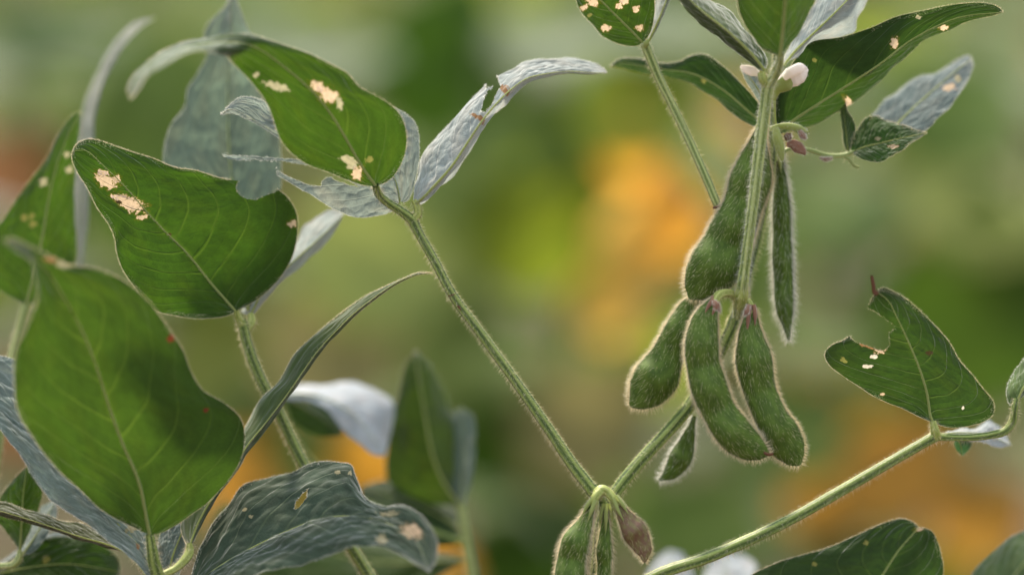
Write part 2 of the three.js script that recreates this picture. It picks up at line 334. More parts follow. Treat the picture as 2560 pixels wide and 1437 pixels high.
// sp: [px, py, z, half width px]; flattened, with a swelling over each seed
function pod(root, o) {
  const c = curveOf(o.sp.map((p) => P(p[0], p[1], p[2]))), N = 72, A = 36, pts = c.getSpacedPoints(N), pos = [], uv = [], idx = [];
  const wc = new THREE.CatmullRomCurve3(o.sp.map((p, k) => V(k, p[3], 0)), false, 'centripetal');
  const spot = byLength(c, o.sp.length), roll = o.roll ?? 0, thick = o.thick ?? 0.78, frames = [];
  for (let j = 0; j <= N; j++) {
    const t = j / N, tan = pts[Math.min(N, j + 1)].clone().sub(pts[Math.max(0, j - 1)]).normalize();
    const side = tan.clone().cross(FWD).normalize(), dep = side.clone().cross(tan).normalize();
    if (roll) { side.applyAxisAngle(tan, roll); dep.applyAxisAngle(tan, roll); }
    let w = (wc.getPoint(spot(t) / (o.sp.length - 1)).y - 4 * smooth(0, 0.12, t) * smooth(1, 0.9, t)) * 1e-4, swell = 0;
    for (const s of o.seeds) swell = Math.max(swell, Math.exp(-(((t - s) / (o.seedLen ?? 0.115)) ** 2)));
    w = Math.max(0.00012, w * (0.925 + 0.10 * swell)); const th = w * thick * (0.55 + 0.60 * swell) * smooth(1.03, 0.9, t) ** 0.5 + 1e-4;
    frames.push({ p: pts[j], tan, side, dep, w, th });
    for (let i = 0; i <= A; i++) {
      const a = i / A * 2 * Math.PI, cx = Math.cos(a), sy = Math.sin(a), seam = Math.exp(-((Math.abs(sy) / 0.16) ** 2));
      const q = pts[j].clone().addScaledVector(side, cx * w * (1 + 0.05 * seam)).addScaledVector(dep, Math.sign(sy) * Math.abs(sy) ** 1.15 * th);
      pos.push(q.x, q.y, q.z); uv.push(i / A, t);
      if (j < N && i < A) { const k = j * (A + 1) + i; idx.push(k, k + 1, k + A + 1, k + 1, k + A + 2, k + A + 1); }
    }
  }
  const g = new THREE.BufferGeometry();
  g.setAttribute('position', new THREE.Float32BufferAttribute(pos, 3)); g.setAttribute('uv', new THREE.Float32BufferAttribute(uv, 2)); g.setIndex(idx); g.computeVertexNormals();
  const mesh = part('pod', g, o.mat ?? podGreen[0], root);
  if (o.label) mesh.userData.label = o.label;
  const h = new Hair(), L = (o.hairLen ?? 1.9) * 1e-3;
  const area = frames.reduce((s, f) => s + f.w, 0) / N * c.getLength() * 2 * 2.3 * 1e6, n = Math.round(area * (o.dens ?? 3.6) * 2.0);
  for (let k = 0; k < n; k++) {
    const f = frames[Math.min(N, Math.floor(rnd() * (N + 1)))], edge = rnd() < 0.66, a = edge ? (rnd() < 0.5 ? 0 : Math.PI) + rr(-0.3, 0.3) : rnd() * 6.2832;
    const cx = Math.cos(a), sy = Math.sin(a), nrm = f.side.clone().multiplyScalar(cx / f.w).addScaledVector(f.dep, sy / f.th).normalize();
    const p = f.p.clone().addScaledVector(f.side, cx * f.w * 0.99).addScaledVector(f.dep, Math.sign(sy) * Math.abs(sy) ** 1.15 * f.th * 0.98).addScaledVector(f.tan, rr(-0.5, 0.5) * c.getLength() / N);
    const lie = edge ? rr(0.2, 1.1) : rr(0.9, 2.6);
    const d = nrm.clone().addScaledVector(f.tan, lie).add(V(rr(-.3, .3), rr(-.3, .3), rr(-.3, .3)));
    h.add(p, d, L * rr(0.35, 1.1) * (edge ? 1.1 : 0.95), edge ? 1.9e-5 : 1.4e-5, V(rr(-.25, .25), rr(-.3, .1), rr(-.25, .25)));
  }
  h.build(root, mesh, o.white ? hairWhite : hairMat);
  if (o.calyx !== 0) {        // what is left of the flower's calyx round the pod's foot
    const gs = [], f = frames[1];
    for (let k = 0; k < 5; k++) {
      const a = k / 5 * 6.28 + 0.4, d = f.side.clone().multiplyScalar(Math.cos(a)).addScaledVector(f.dep, Math.sin(a)), r = (o.foot ?? 9) * 1e-4;
      const tip = f.p.clone().addScaledVector(f.tan, rr(0.0035, 0.0065)).addScaledVector(d, r * 1.7), base = f.p.clone().addScaledVector(f.tan, -0.0012).addScaledVector(d, r * 0.8);
      gs.push(tube([base, base.clone().lerp(tip, 0.5).addScaledVector(d, r * 0.35), tip], [r * 0.55, r * 0.6, 2e-5], { around: 6, along: 8 }).g);
    }
    part('calyx', mergeGeometries(gs), o.calyxMat ?? calyxMat, root, mesh);
  }
  return mesh;
}
const W = (x, y, z, r) => { const p = V(x, y, z), d = p.clone().sub(EYE).dot(FWD), [a, b] = toPixel(p); return [a, b, (DIST - d) * 1000, r]; };

// ---------------------------------------------------------------- the ground
{
  const soil = dataMap(512, (u, v) => { const l = 0.75 + 0.3 * noise2(u * 9, v * 9) + 0.3 * noise2(u * 60, v * 60); return [0.13 * l, 0.085 * l, 0.05 * l]; }, true);
  soil.wrapS = soil.wrapT = THREE.RepeatWrapping;
  const g = new THREE.PlaneGeometry(300, 300, 1, 1); g.rotateX(-Math.PI / 2);
  const uv = g.attributes.uv; for (let k = 0; k < uv.count; k++) uv.setXY(k, uv.getX(k) * 300, uv.getY(k) * 300);
  const m = new THREE.Mesh(g, new THREE.MeshStandardMaterial({ map: soil, bumpMap: soil, bumpScale: 0.02, roughness: 1 })); m.name = 'ground'; m.receiveShadow = true;
  m.userData = { kind: 'structure', label: 'brown soil of the soybean field under the plants', category: 'ground' }; scene.add(m);
}

// ---------------------------------------------------------------- rows of plants behind, out of focus
const farLeaf = (() => {
  const nV = 10, nS = 4, pos = [], uv = [], idx = [], prof = (t) => Math.sin(Math.PI * Math.min(1, t ** 0.72)) ** 0.85;
  for (let j = 0; j <= nV; j++) for (let i = -nS; i <= nS; i++) {
    const t = j / nV, s = i / nS, w = 0.34 * prof(t);
    pos.push(s * w, 0.10 * Math.abs(s) * w * 2 - 0.22 * t * t + 0.02 * Math.sin(t * 9 + s * 3), t - 0.10 * t * t); uv.push((s + 1) / 2, t);
    if (j < nV && i < nS) { const k = j * (2 * nS + 1) + i + nS; idx.push(k, k + 2 * nS + 1, k + 1, k + 1, k + 2 * nS + 1, k + 2 * nS + 2); }
  }
  const g = new THREE.BufferGeometry();
  g.setAttribute('position', new THREE.Float32BufferAttribute(pos, 3)); g.setAttribute('uv', new THREE.Float32BufferAttribute(uv, 2)); g.setIndex(idx); g.computeVertexNormals(); return g;
})();
const farMat = (tone, s0, k = 0.8, through = 0.5) => { const m = new THREE.MeshPhysicalMaterial({ ...leafLook, transmission: through, map: leafMap(128, tone, s0) }); return fuzz(m, k); };
const FAR = {
  ochre: farMat([0.50, 0.27, 0.045], 51, 0.2, 0.6), green: farMat([0.10, 0.165, 0.028], 41, 0.4), vivid: farMat([0.050, 0.100, 0.010], 52, 0), deep: farMat([0.030, 0.075, 0.003], 42, 0), fresh: farMat([0.20, 0.27, 0.02], 43, 0.3, 0.6), grey: farMat([0.17, 0.22, 0.12], 44, 0.6),  // deep: darkness of a shaded gap put into the leaf colour
  yellow: farMat([0.93, 0.58, 0.13], 45, 0.2, 0.8), orange: farMat([0.78, 0.40, 0.05], 46, 0.2, 0.7), brown: farMat([0.25, 0.23, 0.09], 47, 0.3), rust: farMat([0.34, 0.16, 0.06], 48, 0.2), pale: farMat([0.55, 0.62, 0.62], 49, 1, 0.3), lime: farMat([0.28, 0.34, 0.09], 50, 0.4),
};
const farStem = new THREE.MeshStandardMaterial({ color: C(0.12, 0.17, 0.05), roughness: 0.8 });
// a leaf as a child of its plant: foot of the blade, direction of the midrib, normal of the upper side, length
function putFarLeaf(root, at, dir, up, size, kind) {
  const z = dir.clone().normalize(), x = up.clone().cross(z).normalize(), y = z.clone().cross(x);
  const m = new THREE.Mesh(farLeaf, FAR[kind]); m.name = 'leaf'; m.castShadow = m.receiveShadow = true;
  m.matrixAutoUpdate = true; m.position.copy(at).sub(root.position); m.quaternion.setFromRotationMatrix(new THREE.Matrix4().makeBasis(x, y, z)); m.scale.set(size * rr(0.9, 1.15), size, size);
  root.add(m);
}
function farPlant(x, z, height, label, special, o = {}) {
  const root = thing('soybean_plant', label, 'plant', V(x, 0, z), 'out-of-focus soybean plants in the rows behind');
  const lean = V(rr(-0.04, 0.04), 0, rr(-0.04, 0.04)), axis = (h) => V(x, h, z).addScaledVector(lean, h / height).add(V(0.006 * Math.sin(h * 30 + x * 50), 0, 0.006 * Math.cos(h * 26)));
  part('stem', tube([0, 0.25, 0.5, 0.75, 1].map((f) => axis(f * height)), [0.004, 0.0035, 0.0028, 0.0014], { around: 7, along: 20 }).g, farStem, root);
  const tri = (foot, end, dir, size, kinds) => {
    part('petiole', tube([foot, foot.clone().lerp(end, 0.5).add(V(0, 0.012, 0)), end], [0.0018, 0.0012, 0.001], { around: 5, along: 8 }).g, farStem, root);
    const up = V(rr(-.35, .35), 1, rr(-.35, .35)), flat = dir.clone();
    for (let k = -1; k <= 1; k++) {
      const d = flat.clone().applyAxisAngle(V(0, 1, 0), k * 1.25).add(V(0, rr(-0.7, 0.25), 0));
      putFarLeaf(root, end, d, up.clone().addScaledVector(d, rr(-0.1, 0.3)), size * (k ? 0.88 : 1) * rr(0.9, 1.1), kinds[Math.floor(rnd() * kinds.length)]);
    }
  };
  const n = o.n ?? 8;
  for (let k = 0; k < n; k++) {
    const h = height * (0.25 + 0.72 * (k + rr(0, 0.8)) / n), a = k * 2.4 + rr(-0.5, 0.5) + x * 31, d = V(Math.cos(a), 0, Math.sin(a)), foot = axis(h), end = foot.clone().addScaledVector(d, rr(0.05, 0.11)).add(V(0, rr(0.02, 0.06), 0));
    tri(foot, end, d, rr(0.055, 0.085), o.kinds ?? ['green', 'green', 'grey', 'green', 'fresh']);
  }
  // single leaves that the photograph lets one place: [px, py, size m, kind, pitch: 0 flat .. 1 upright, angle in picture]
  for (const [px, py, size, kind, tilt = 0.6, turn = -1.57] of special ?? []) {
    const depth = (o.depth ?? 0.8) + rr(-0.04, 0.04), c = P(px, py, -depth * 1000);
    const along = V(Math.cos(turn), 0, 0).addScaledVector(UPV, -Math.sin(turn)).normalize();       // in the plane that faces the lens
    const across = FWD.clone().negate().cross(along).normalize();
    const up = V(0, 1, 0).multiplyScalar(1 - tilt).addScaledVector(FWD, -tilt * 1.0).addScaledVector(across, rr(-0.15, 0.15)).normalize();
    const dir = along.clone().addScaledVector(up, -along.dot(up)).normalize(), at = c.clone().addScaledVector(dir, -size * 0.45);
    const foot = axis(Math.min(height * 0.95, Math.max(0.05, at.y - 0.04)));
    part('petiole', tube([foot, foot.clone().lerp(at, 0.5).add(V(0, 0.015, 0)), at], [0.0018, 0.0013, 0.001], { around: 5, along: 8 }).g, farStem, root);
    putFarLeaf(root, at, dir, up, size, kind);
  }
  return root;
}
const bx = (px, d) => (px - 1280) * 1e-4 * (1 + d), bz = (d) => P(1280, 718.5, -d * 1000).z;
const greenLabel = 'blurred soybean plant with only green leaves in the rows behind', mixedLabel = 'blurred soybean plant with scattered ochre and lime leaves among the green';
const kindsMixed = ['green', 'fresh', 'green', 'lime', 'grey', 'green', 'ochre'];
// first row behind: its coloured leaves make the patches of the photograph's background
farPlant(bx(200, .75), bz(.80), 0.56, 'blurred soybean plant with rust-brown leaves behind the pale arching leaf', [[40, 430, .07, 'rust', .7, -2.4], [-20, 500, .06, 'pale', .2, -0.6], [170, 70, .085, 'deep', .3, -1.2], [330, 420, .10, 'green', .8, -1.3], [40, 150, .09, 'grey', .2, -1], [60, 1010, .07, 'rust', .6, -1.2]], { depth: .75, n: 4 });
farPlant(bx(640, .8), bz(.85), 0.58, 'blurred soybean plant with olive-brown leaves behind the tan-blotched leaf', [[800, 120, .11, 'grey', .3, -1.2], [560, 900, .10, 'lime', .8, -2], [850, 850, .09, 'brown', .8, -1], [640, 1200, .06, 'orange', .7, -.4], [380, 200, .09, 'green', .7, -2]], { depth: .8, n: 4 });
farPlant(bx(1080, .8), bz(.85), 0.60, 'blurred soybean plant with one leaf coloured very dark green for shade behind the folded pale leaflet', [[1110, 130, .10, 'deep', .9, -1.2], [980, 640, .10, 'lime', .6, -.5], [1180, 850, .10, 'green', .5, -.9], [900, 1170, .07, 'orange', .7, -.3], [1010, 1425, .07, 'orange', .7, -.2], [1120, 420, .09, 'green', .5, -2]], { depth: .8, n: 4 });
farPlant(bx(1420, .85), bz(.9), 0.60, 'blurred soybean plant with a yellow-green leaf beside the bright orange one', [[1370, 530, .10, 'fresh', 1.3, -.9], [1250, 1150, .085, 'deep', .9, -1.7], [1480, 1050, .09, 'brown', .9, -.8], [1420, 90, .11, 'grey', .3, -1.4], [1310, 330, .08, 'green', .6, -2.2], [1330, 1330, .10, 'deep', .8, -1.5]], { depth: .8, n: 3 });
farPlant(bx(1660, .85), bz(.9), 0.60, 'blurred soybean plant with the brightest orange leaf, behind the pod cluster', [[1615, 590, .062, 'yellow', 1.5, -1.2], [1530, 740, .05, 'yellow', 1.4, -.9], [1575, 365, .042, 'orange', 1.2, -1.7], [1700, 50, .09, 'grey', .3, -1.2], [1680, 540, .045, 'orange', 1.2, -1.8], [1760, 1290, .09, 'green', .6, -1.3], [1620, 240, .09, 'fresh', .6, -1]], { depth: .75, n: 3 });
farPlant(bx(2140, .8), bz(.85), 0.58, 'blurred soybean plant with dull orange leaves behind the slanting leaf stalk', [[2130, 840, .10, 'green', .2, -1], [2250, 1160, .08, 'ochre', 0.9, -.6], [2070, 1250, .05, 'ochre', 0.9, -.3], [2080, 480, .11, 'green', .4, -1.4], [2000, 1050, .09, 'green', .5, -1], [2160, 1330, .08, 'brown', .6, -.8]], { depth: .8, n: 4 });
farPlant(bx(2480, .8), bz(.85), 0.58, 'blurred soybean plant with a dark green leaf behind the torn leaf', [[2440, 760, .12, 'vivid', 1.3, -1.4], [2470, 1290, .065, 'ochre', 1.1, -.6], [2460, 480, .12, 'lime', .4, -1.2], [2540, 200, .10, 'grey', .2, -1.4], [2500, 1130, .07, 'brown', .3, -.8], [2400, 250, .09, 'green', .6, -1]], { depth: .8, n: 4 });
for (const [d, n, h] of [[1.25, 7, .56], [1.75, 8, .50], [2.35, 9, .46], [3.0, 10, .42]])
  for (let k = 0; k < n; k++) {
    const px = -150 + (2860 * (k + 0.5 + rr(-0.25, 0.25))) / n, mixed = rnd() < 0.35;
    farPlant(bx(px, d), bz(d) + rr(-0.1, 0.1), h * rr(0.92, 1.1), mixed ? mixedLabel : greenLabel, [], { n: 9, kinds: mixed ? kindsMixed : undefined });
  }
{ // the field beyond, one mass of leaves
  const n = 14000, m = new THREE.InstancedMesh(farLeaf, FAR.green, n), q = new THREE.Object3D();
  for (let k = 0; k < n; k++) {
    const r = 4.2 + 26 * rnd() ** 1.6, x = rr(-0.75, 0.75) * (r + 3);
    q.position.set(x, rr(0.1, 0.5), -r); q.rotation.set(rr(-.7, .7), rr(0, 6.28), rr(-.7, .7)); q.scale.setScalar(rr(.07, .11) * (1 + r * 0.05)); q.updateMatrix(); m.setMatrixAt(k, q.matrix);
  }
  m.name = 'soybean_field'; m.userData = { kind: 'stuff', label: 'green mass of soybean leaves in the field far behind', category: 'crop' }; m.castShadow = m.receiveShadow = true; scene.add(m);
}

// ---------------------------------------------------------------- plant 1: the one with the pods
const UP1 = { face: 'upper' };
{
  const t = thing('soybean_plant', 'soybean plant with furry green pods hanging in a cluster on its stem', 'plant', V(0.025, 0, -0.02));
  // main stem
  stem(t, 'stem', [[...W(0.025, 0, -0.02, 26)], [...W(0.022, 0.25, -0.012, 24)], [1478, 1700, -4, 22], [1495, 1437, -4, 20], [1508, 1300, -3, 19], [1530, 1245, -3, 18], [1600, 1155, -4, 18], [1665, 1085, -5, 18], [1725, 1015, -7, 18], [1790, 900, -9, 18], [1838, 800, -9, 18], [1872, 680, -10, 17], [1905, 540, -11, 16], [1930, 400, -11, 15], [1938, 290, -11, 14], [1942, 180, -10, 11], [1948, 60, -10, 9], [1955, -120, -10, 7]], { along: 150, hairs: 4 });
  stem(t, 'petiole', [[1512, 1268, -1, 20], [1478, 1222, 0, 19], [1430, 1160, 0, 17], [1380, 1085, 0, 16], [1290, 955, 0, 15], [1205, 838, 0, 14.5], [1130, 735, 0, 14], [1085, 650, 0, 13.5], [1045, 580, 0, 14], [1030, 548, 0, 16]], { along: 80, hairs: 6.5 });
  part('ring', tube([P(1120, 741, 1), P(1128, 738, 1.45), P(1138, 734, 1)], [1.2e-4, 1.6e-4, 1.2e-4], { around: 6, along: 8 }).g, brownMat, t);
  part('ring', tube([P(1143, 764, 1), P(1148, 768, 1.45), P(1152, 775, 1.2)], [2e-4, 3e-4, 1e-4], { around: 6, along: 8 }).g, brownMat, t);
  stem(t, 'rachis', [[1034, 553, 0, 15], [1005, 530, 1, 13], [970, 508, 3, 12], [948, 488, 5, 12], [938, 462, 8, 10]], { hairs: 6 });
  stem(t, 'petiolule', [[1030, 552, 0, 14], [1044, 535, 0, 13], [1042, 515, 0, 11], [1034, 500, 0, 8]], { mat: nodeMat, hairs: 6 });
  stem(t, 'petiolule', [[1028, 548, -1, 12], [1012, 530, -2, 10], [1000, 508, -3, 8]], { mat: nodeMat, hairs: 6 });
  // terminal leaflet, seen from below against the light
  leaf(t, {
    seed: 2, big: 1, down: 0.6, rough: 0.3, tone: [0.0367, 0.0815, 0.0057],
    m: [[939, 464, 8], [922, 443, 9], [888, 388, 12], [855, 330, 15], [817, 271, 18], [767, 215, 21], [700, 160, 24], [640, 118, 27], [575, 106, 31], [480, 116, 37], [400, 140, 41], [345, 190, 45], [325, 248, 48]],
    r: [[952, 461, 7], [980, 443, 8], [1005, 405, 9], [1016, 355, 11], [1010, 309, 13], [989, 272, 15], [939, 238, 17], [897, 217, 18], [868, 184, 19], [822, 159, 21], [772, 134, 23], [709, 113, 25], [655, 94, 26], [609, 84, 26], [500, 98, 28], [420, 120, 31], [355, 160, 36], [318, 215, 43]],
    l: [[914, 465, 8], [876, 453, 9], [826, 434, 11], [772, 414, 13], [726, 380, 15], [700, 347, 17], [684, 301, 19], [671, 267, 20], [655, 238, 21], [621, 196, 23], [584, 159, 25], [556, 132, 38], [460, 139, 54], [400, 166, 58], [365, 194, 58], [345, 228, 55]],
    spots: [[795, 222, 22, 12, 'tan', .6], [822, 243, 24, 16, 'tan', .3], [850, 252, 8, 18, 'pale', -.2], [690, 213, 30, 9, 'pale', .3], [640, 182, 7, 7, 'pale'], [868, 396, 20, 9, 'pale', .3], [880, 412, 14, 12, 'pale', .6], [890, 430, 12, 18, 'tan'], [925, 404, 10, 8, 'yellow']],  // the narrow upright pale mark paints a hole with brightness behind
  });
  // chewed leaflet behind it, upper side
  leaf(t, {
    seed: 3, big: 1, face: 'upper', pucker: 1, rough: 0.55, tone: [0.22, 0.27, 0.24], rib: 4, hairs: 9,
    m: [[1000, 508, -3], [990, 460, -3], [965, 410, -4], [900, 372, -4], [800, 350, -3], [700, 338, -1], [640, 303, 0], [575, 272, 0], [553, 283, 0]],
    r: [[1020, 500, -4], [1040, 440, -5], [1048, 370, -7], [1038, 310, -9], [1000, 280, -10], [920, 262, -10], [820, 258, -9], [740, 262, -6], [680, 280, -4], [655, 253, -2], [605, 243, -1], [583, 254, -1]],
    l: [[975, 530, -2], [900, 543, 1], [850, 528, 2], [780, 490, 3], [700, 445, 3], [650, 420, 3], [600, 403, 2], [560, 390, 1], [545, 340, 0], [548, 300, 0]],
    holes: [[[700, 346], [640, 309], [585, 283], [530, 286], [510, 380], [572, 388], [640, 391], [690, 395], [745, 398], [790, 412], [860, 430], [860, 352]], [[560, 399], [640, 402], [686, 404], [694, 428], [730, 446], [770, 463], [802, 466], [806, 450], [828, 440], [832, 450], [870, 462], [900, 470], [830, 420], [760, 412], [700, 402], [640, 398], [560, 399]], [[500, 398], [690, 403], [692, 436], [640, 440], [500, 430]]],
  });
  // folded leaflet to its right, sky sheen put into its pale tone
  leaf(t, {
    seed: 4, face: 'upper', pucker: 1, puck: 0.16, rough: 0.5, tone: [0.34, 0.39, 0.38], rib: 6, hairs: 9, bulge: [0.10, 0.03],
    m: [[1034, 512, 0], [1060, 492, 2], [1083, 467, 3], [1125, 421, 4], [1167, 359, 4], [1200, 309, 4], [1234, 267, 3], [1271, 229, 1], [1317, 196, -2], [1355, 186, -4], [1418, 178, -8], [1480, 181, -12], [1516, 182, -14]],
    l: [[1035, 470, -4], [1042, 434, -7], [1054, 392, -10], [1075, 359, -11], [1109, 325, -12], [1146, 284, -12], [1185, 245, -12], [1230, 205, -12], [1284, 175, -12], [1309, 158, -13], [1355, 150, -15], [1418, 150, -18], [1480, 158, -18], [1509, 172, -16]],
    r: [[1050, 512, -6], [1095, 468, -8], [1140, 420, -9], [1180, 362, -9], [1215, 312, -8], [1248, 270, -7], [1284, 232, -6], [1326, 202, -7], [1360, 192, -9], [1420, 183, -12], [1480, 185, -14]],
    spots: [[1205, 300, 20, 6, 'brown', .8], [1262, 222, 26, 9, 'brown', .8]],
    holes: [[[1213, 222], [1232, 216], [1222, 240], [1225, 262], [1236, 243], [1252, 216], [1240, 180], [1212, 190]], [[1218, 226], [1209, 250], [1202, 278], [1212, 282], [1230, 262], [1243, 230], [1230, 222]]],
  });
  // node at the bottom: small pods
  stem(t, 'node', [[1490, 1240, 3, 15], [1504, 1226, 3, 16], [1520, 1232, 3, 14], [1536, 1250, 4, 11], [1546, 1266, 4, 8]], { mat: nodeMat, hairs: 4 });
  stem(t, 'peduncle', [[1504, 1226, 4, 12], [1488, 1245, 5, 12], [1482, 1275, 5, 10]], { mat: nodeMat, hairs: 4 });
  pod(t, { sp: [[1484, 1255, 5, 7], [1464, 1305, 5, 27], [1440, 1360, 5, 42], [1428, 1425, 5, 46], [1440, 1500, 5, 30], [1460, 1545, 5, 4]], seeds: [.35, .65], thick: .8, roll: .5, mat: podGreen[1], dens: 4.5, label: 'plump young green pod at the lower node' });
  pod(t, { sp: [[1540, 1250, 4, 8], [1562, 1290, 4, 25], [1590, 1335, 4, 35], [1610, 1378, 4, 26], [1612, 1406, 4, 3]], seeds: [.5], mat: podBrown, dens: 4.5, hairLen: 1.3, label: 'small brown withered pod at the lower node' });
  pod(t, { sp: [[1516, 1268, 2, 7], [1514, 1330, 2, 22], [1512, 1400, 2, 27], [1512, 1480, 2, 20], [1515, 1530, 2, 3]], seeds: [.4, .7], roll: .7, mat: podGreen[0], dens: 4.5 });
  // hanging cluster
  pod(t, { sp: [[1902, 318, -4, 9], [1889, 390, -5, 42], [1876, 455, -5, 55], [1852, 528, -4, 54], [1822, 598, -4, 62], [1790, 662, -3, 67], [1758, 704, -3, 58], [1738, 730, -3, 36], [1725, 747, -3, 5]], seeds: [.28, .53, .78], mat: podGreen[1], hairLen: 1.8, label: 'long three-seeded pod beside the upright leaf stalk' });
  pod(t, { sp: [[1755, 722, -8, 12], [1728, 775, -8, 38], [1700, 828, -8, 42], [1668, 890, -8, 48], [1642, 942, -8, 58], [1614, 980, -8, 54], [1594, 1001, -8, 34], [1576, 1015, -8, 5]], seeds: [.32, .72], mat: podGreen[1], hairLen: 1.8, foot: 6, calyx: 0 });
  pod(t, { sp: [[1788, 748, 4, 11], [1764, 800, 5, 38], [1755, 872, 5, 45], [1768, 950, 5, 47], [1800, 1030, 5, 47], [1846, 1092, 5, 48], [1880, 1117, 5, 42], [1906, 1129, 5, 25], [1923, 1135, 5, 5]], seeds: [.25, .5, .76], mat: podGreen[0], hairLen: 1.7, calyxMat: dryMat, label: 'curved furry pod in front of the others' });
  pod(t, { sp: [[1880, 768, 1, 11], [1877, 830, 1, 34], [1886, 905, 1, 48], [1899, 970, 1, 46], [1927, 1040, 1, 44], [1954, 1088, 0, 51], [1976, 1124, 0, 46], [1991, 1148, 0, 28], [2001, 1162, 0, 5]], seeds: [.3, .72], seedLen: .15, mat: podGreen[0], hairLen: 1.7, calyxMat: dryMat });
  pod(t, { sp: [[1946, 385, -14, 12], [1952, 450, -14, 24], [1956, 530, -14, 29], [1957, 620, -14, 31], [1960, 700, -14, 32], [1964, 780, -14, 27], [1973, 850, -14, 3]], seeds: [.3, .55, .8], roll: .6, thick: .7, mat: podGreen[1], hairLen: 2.3, white: true, dens: 4.6, label: 'slender pod with a white halo of hair, hanging apart' });
  pod(t, { sp: [[1836, 790, -18, 10], [1832, 860, -18, 30], [1838, 940, -18, 38], [1858, 1010, -18, 36], [1880, 1080, -18, 20], [1890, 1110, -18, 3]], seeds: [.4, .7], mat: podPale, hairLen: 1.6, dens: 3, calyx: 0 });
  pod(t, { sp: [[1737, 1040, -14, 5], [1724, 1085, -14, 20], [1704, 1140, -14, 32], [1678, 1180, -14, 26], [1648, 1200, -14, 3]], seeds: [.6], mat: podGreen[1], hairLen: 1.9, white: true, dens: 4.2, calyx: 0 });
  stem(t, 'peduncle', [[1850, 752, -2, 12], [1820, 732, 2, 12], [1798, 738, 4, 13], [1786, 756, 5, 11]], { mat: nodeMat, hairs: 4 });
  stem(t, 'peduncle', [[1860, 750, -2, 12], [1874, 760, 0, 11], [1882, 785, 1, 11]], { mat: nodeMat, hairs: 4 });
  // upright leaf stalk in front of the cluster
  stem(t, 'petiole', [[1846, 792, -5, 14], [1853, 752, -1, 20], [1858, 715, 2, 17], [1866, 650, 4, 15], [1880, 545, 6, 15], [1893, 440, 7, 16], [1906, 330, 8, 17], [1917, 250, 9, 17], [1922, 205, 10, 17]], { mat: paleStemMat, hairs: 6.5, white: true, along: 70 });
  stem(t, 'pulvinus', [[1850, 768, -1, 17], [1855, 740, 1, 20], [1859, 712, 2, 16]], { mat: nodeMat, hairs: 5 });
  stem(t, 'rachis', [[1922, 212, 10, 16], [1938, 185, 12, 14], [1949, 160, 15, 12], [1952, 135, 18, 9]], { mat: paleStemMat, hairs: 5, white: true });
  stem(t, 'petiolule', [[1922, 215, 10, 14], [1908, 198, 11, 13], [1904, 180, 11, 10]], { mat: nodeMat, hairs: 5 });
  leaf(t, { seed: 5, tone: [0.0284, 0.0608, 0.0062], rough: .25, rib: 8, m: [[1951, 140, 18], [1957, 90, 21], [1962, 30, 25], [1966, -40, 30], [1972, -160, 38], [1980, -300, 45]], l: [[1932, 135, 17], [1897, 117, 15], [1873, 78, 16], [1854, 39, 18], [1842, -10, 22], [1840, -90, 28], [1870, -220, 38]], r: [[1967, 120, 16], [2006, 70, 15], [2029, 23, 17], [2045, -20, 20], [2065, -100, 26], [2040, -220, 38]] });
  leaf(t, { seed: 6, face: 'upper', puck: 0.12, tone: [0.30, 0.35, 0.34], rough: .4, rib: 6, m: [[1962, 162, 8], [1985, 132, 6], [2040, 78, 2], [2098, 22, 0], [2160, -45, -4], [2230, -130, -8]], l: [[1965, 135, 2], [1990, 90, -2], [2030, 20, -6], [2075, -50, -12], [2150, -130, -14]], r: [[1990, 140, -2], [2035, 105, -8], [2090, 92, -12], [2138, 78, -14], [2143, 45, -14], [2160, 15, -14], [2190, -40, -14], [2230, -90, -12]] });
  leaf(t, { seed: 7, tone: [0.0600, 0.1000, 0.0250], rough: .3, rib: 6, face: 'upper', m: [[1912, 176, 11], [1885, 140, 13], [1825, 82, 15], [1745, 18, 16], [1670, -60, 16], [1620, -130, 16]], l: [[1898, 174, 9], [1868, 153, 8], [1809, 106, 8], [1751, 52, 8], [1700, 4, 8], [1640, -70, 10]], r: [[1918, 150, 6], [1900, 118, 3], [1868, 80, 0], [1829, 34, -2], [1774, -4, -4], [1700, -70, 0]] });
  leaf(t, { seed: 8, face: 'upper', tone: [0.160, 0.210, 0.180], rough: .4, nV: 30, nS: 10, m: [[1925, 275, -12], [1900, 230, -10], [1880, 200, -8], [1855, 170, -6]], l: [[1905, 262, -12], [1880, 225, -9], [1862, 195, -7]], r: [[1915, 225, -16], [1900, 195, -14], [1878, 178, -10]] });
  // flowers and what is left of them
  const bud = (name, pts, mat, par) => {
    const b = tube(pts.map((p) => P(p[0], p[1], p[2])), pts.map((p) => p[3] * 1e-4), { around: 14, along: 24, ridges: 3, depth: .12 }), m = part(name, b.g, mat, t, par ?? t);
    if (par || /tip|stalk/.test(name)) return m;
    const h = new Hair();
    for (let k = 0; k < 420; k++) {
      const f = Math.floor(rnd() * 24), a = rnd() * 6.283, o = b.fr.normals[f].clone().multiplyScalar(Math.cos(a)).addScaledVector(b.fr.binormals[f], Math.sin(a));
      h.add(b.P0[f].clone().addScaledVector(o, b.rAt(f / 24) * 0.95), o.addScaledVector(b.fr.tangents[f], rr(0.3, 1.4)).add(V(rr(-.3, .3), rr(-.3, .3), rr(-.3, .3))), rr(0.3, 0.9) * 1e-3, 1.5e-5);
    }
    h.build(t, m, hairWhite); return m;
  };
  const fl = bud('flower_bud', [[1950, 215, 4, 9], [1962, 205, 5, 18], [1980, 192, 5, 26], [2000, 182, 5, 24], [2014, 176, 5, 14], [2022, 174, 5, 1]], petalMat);
  bud('petal', [[1962, 196, 8, 6], [1980, 180, 9, 13], [2000, 170, 9, 13], [2018, 170, 8, 2]], petalMat, fl);
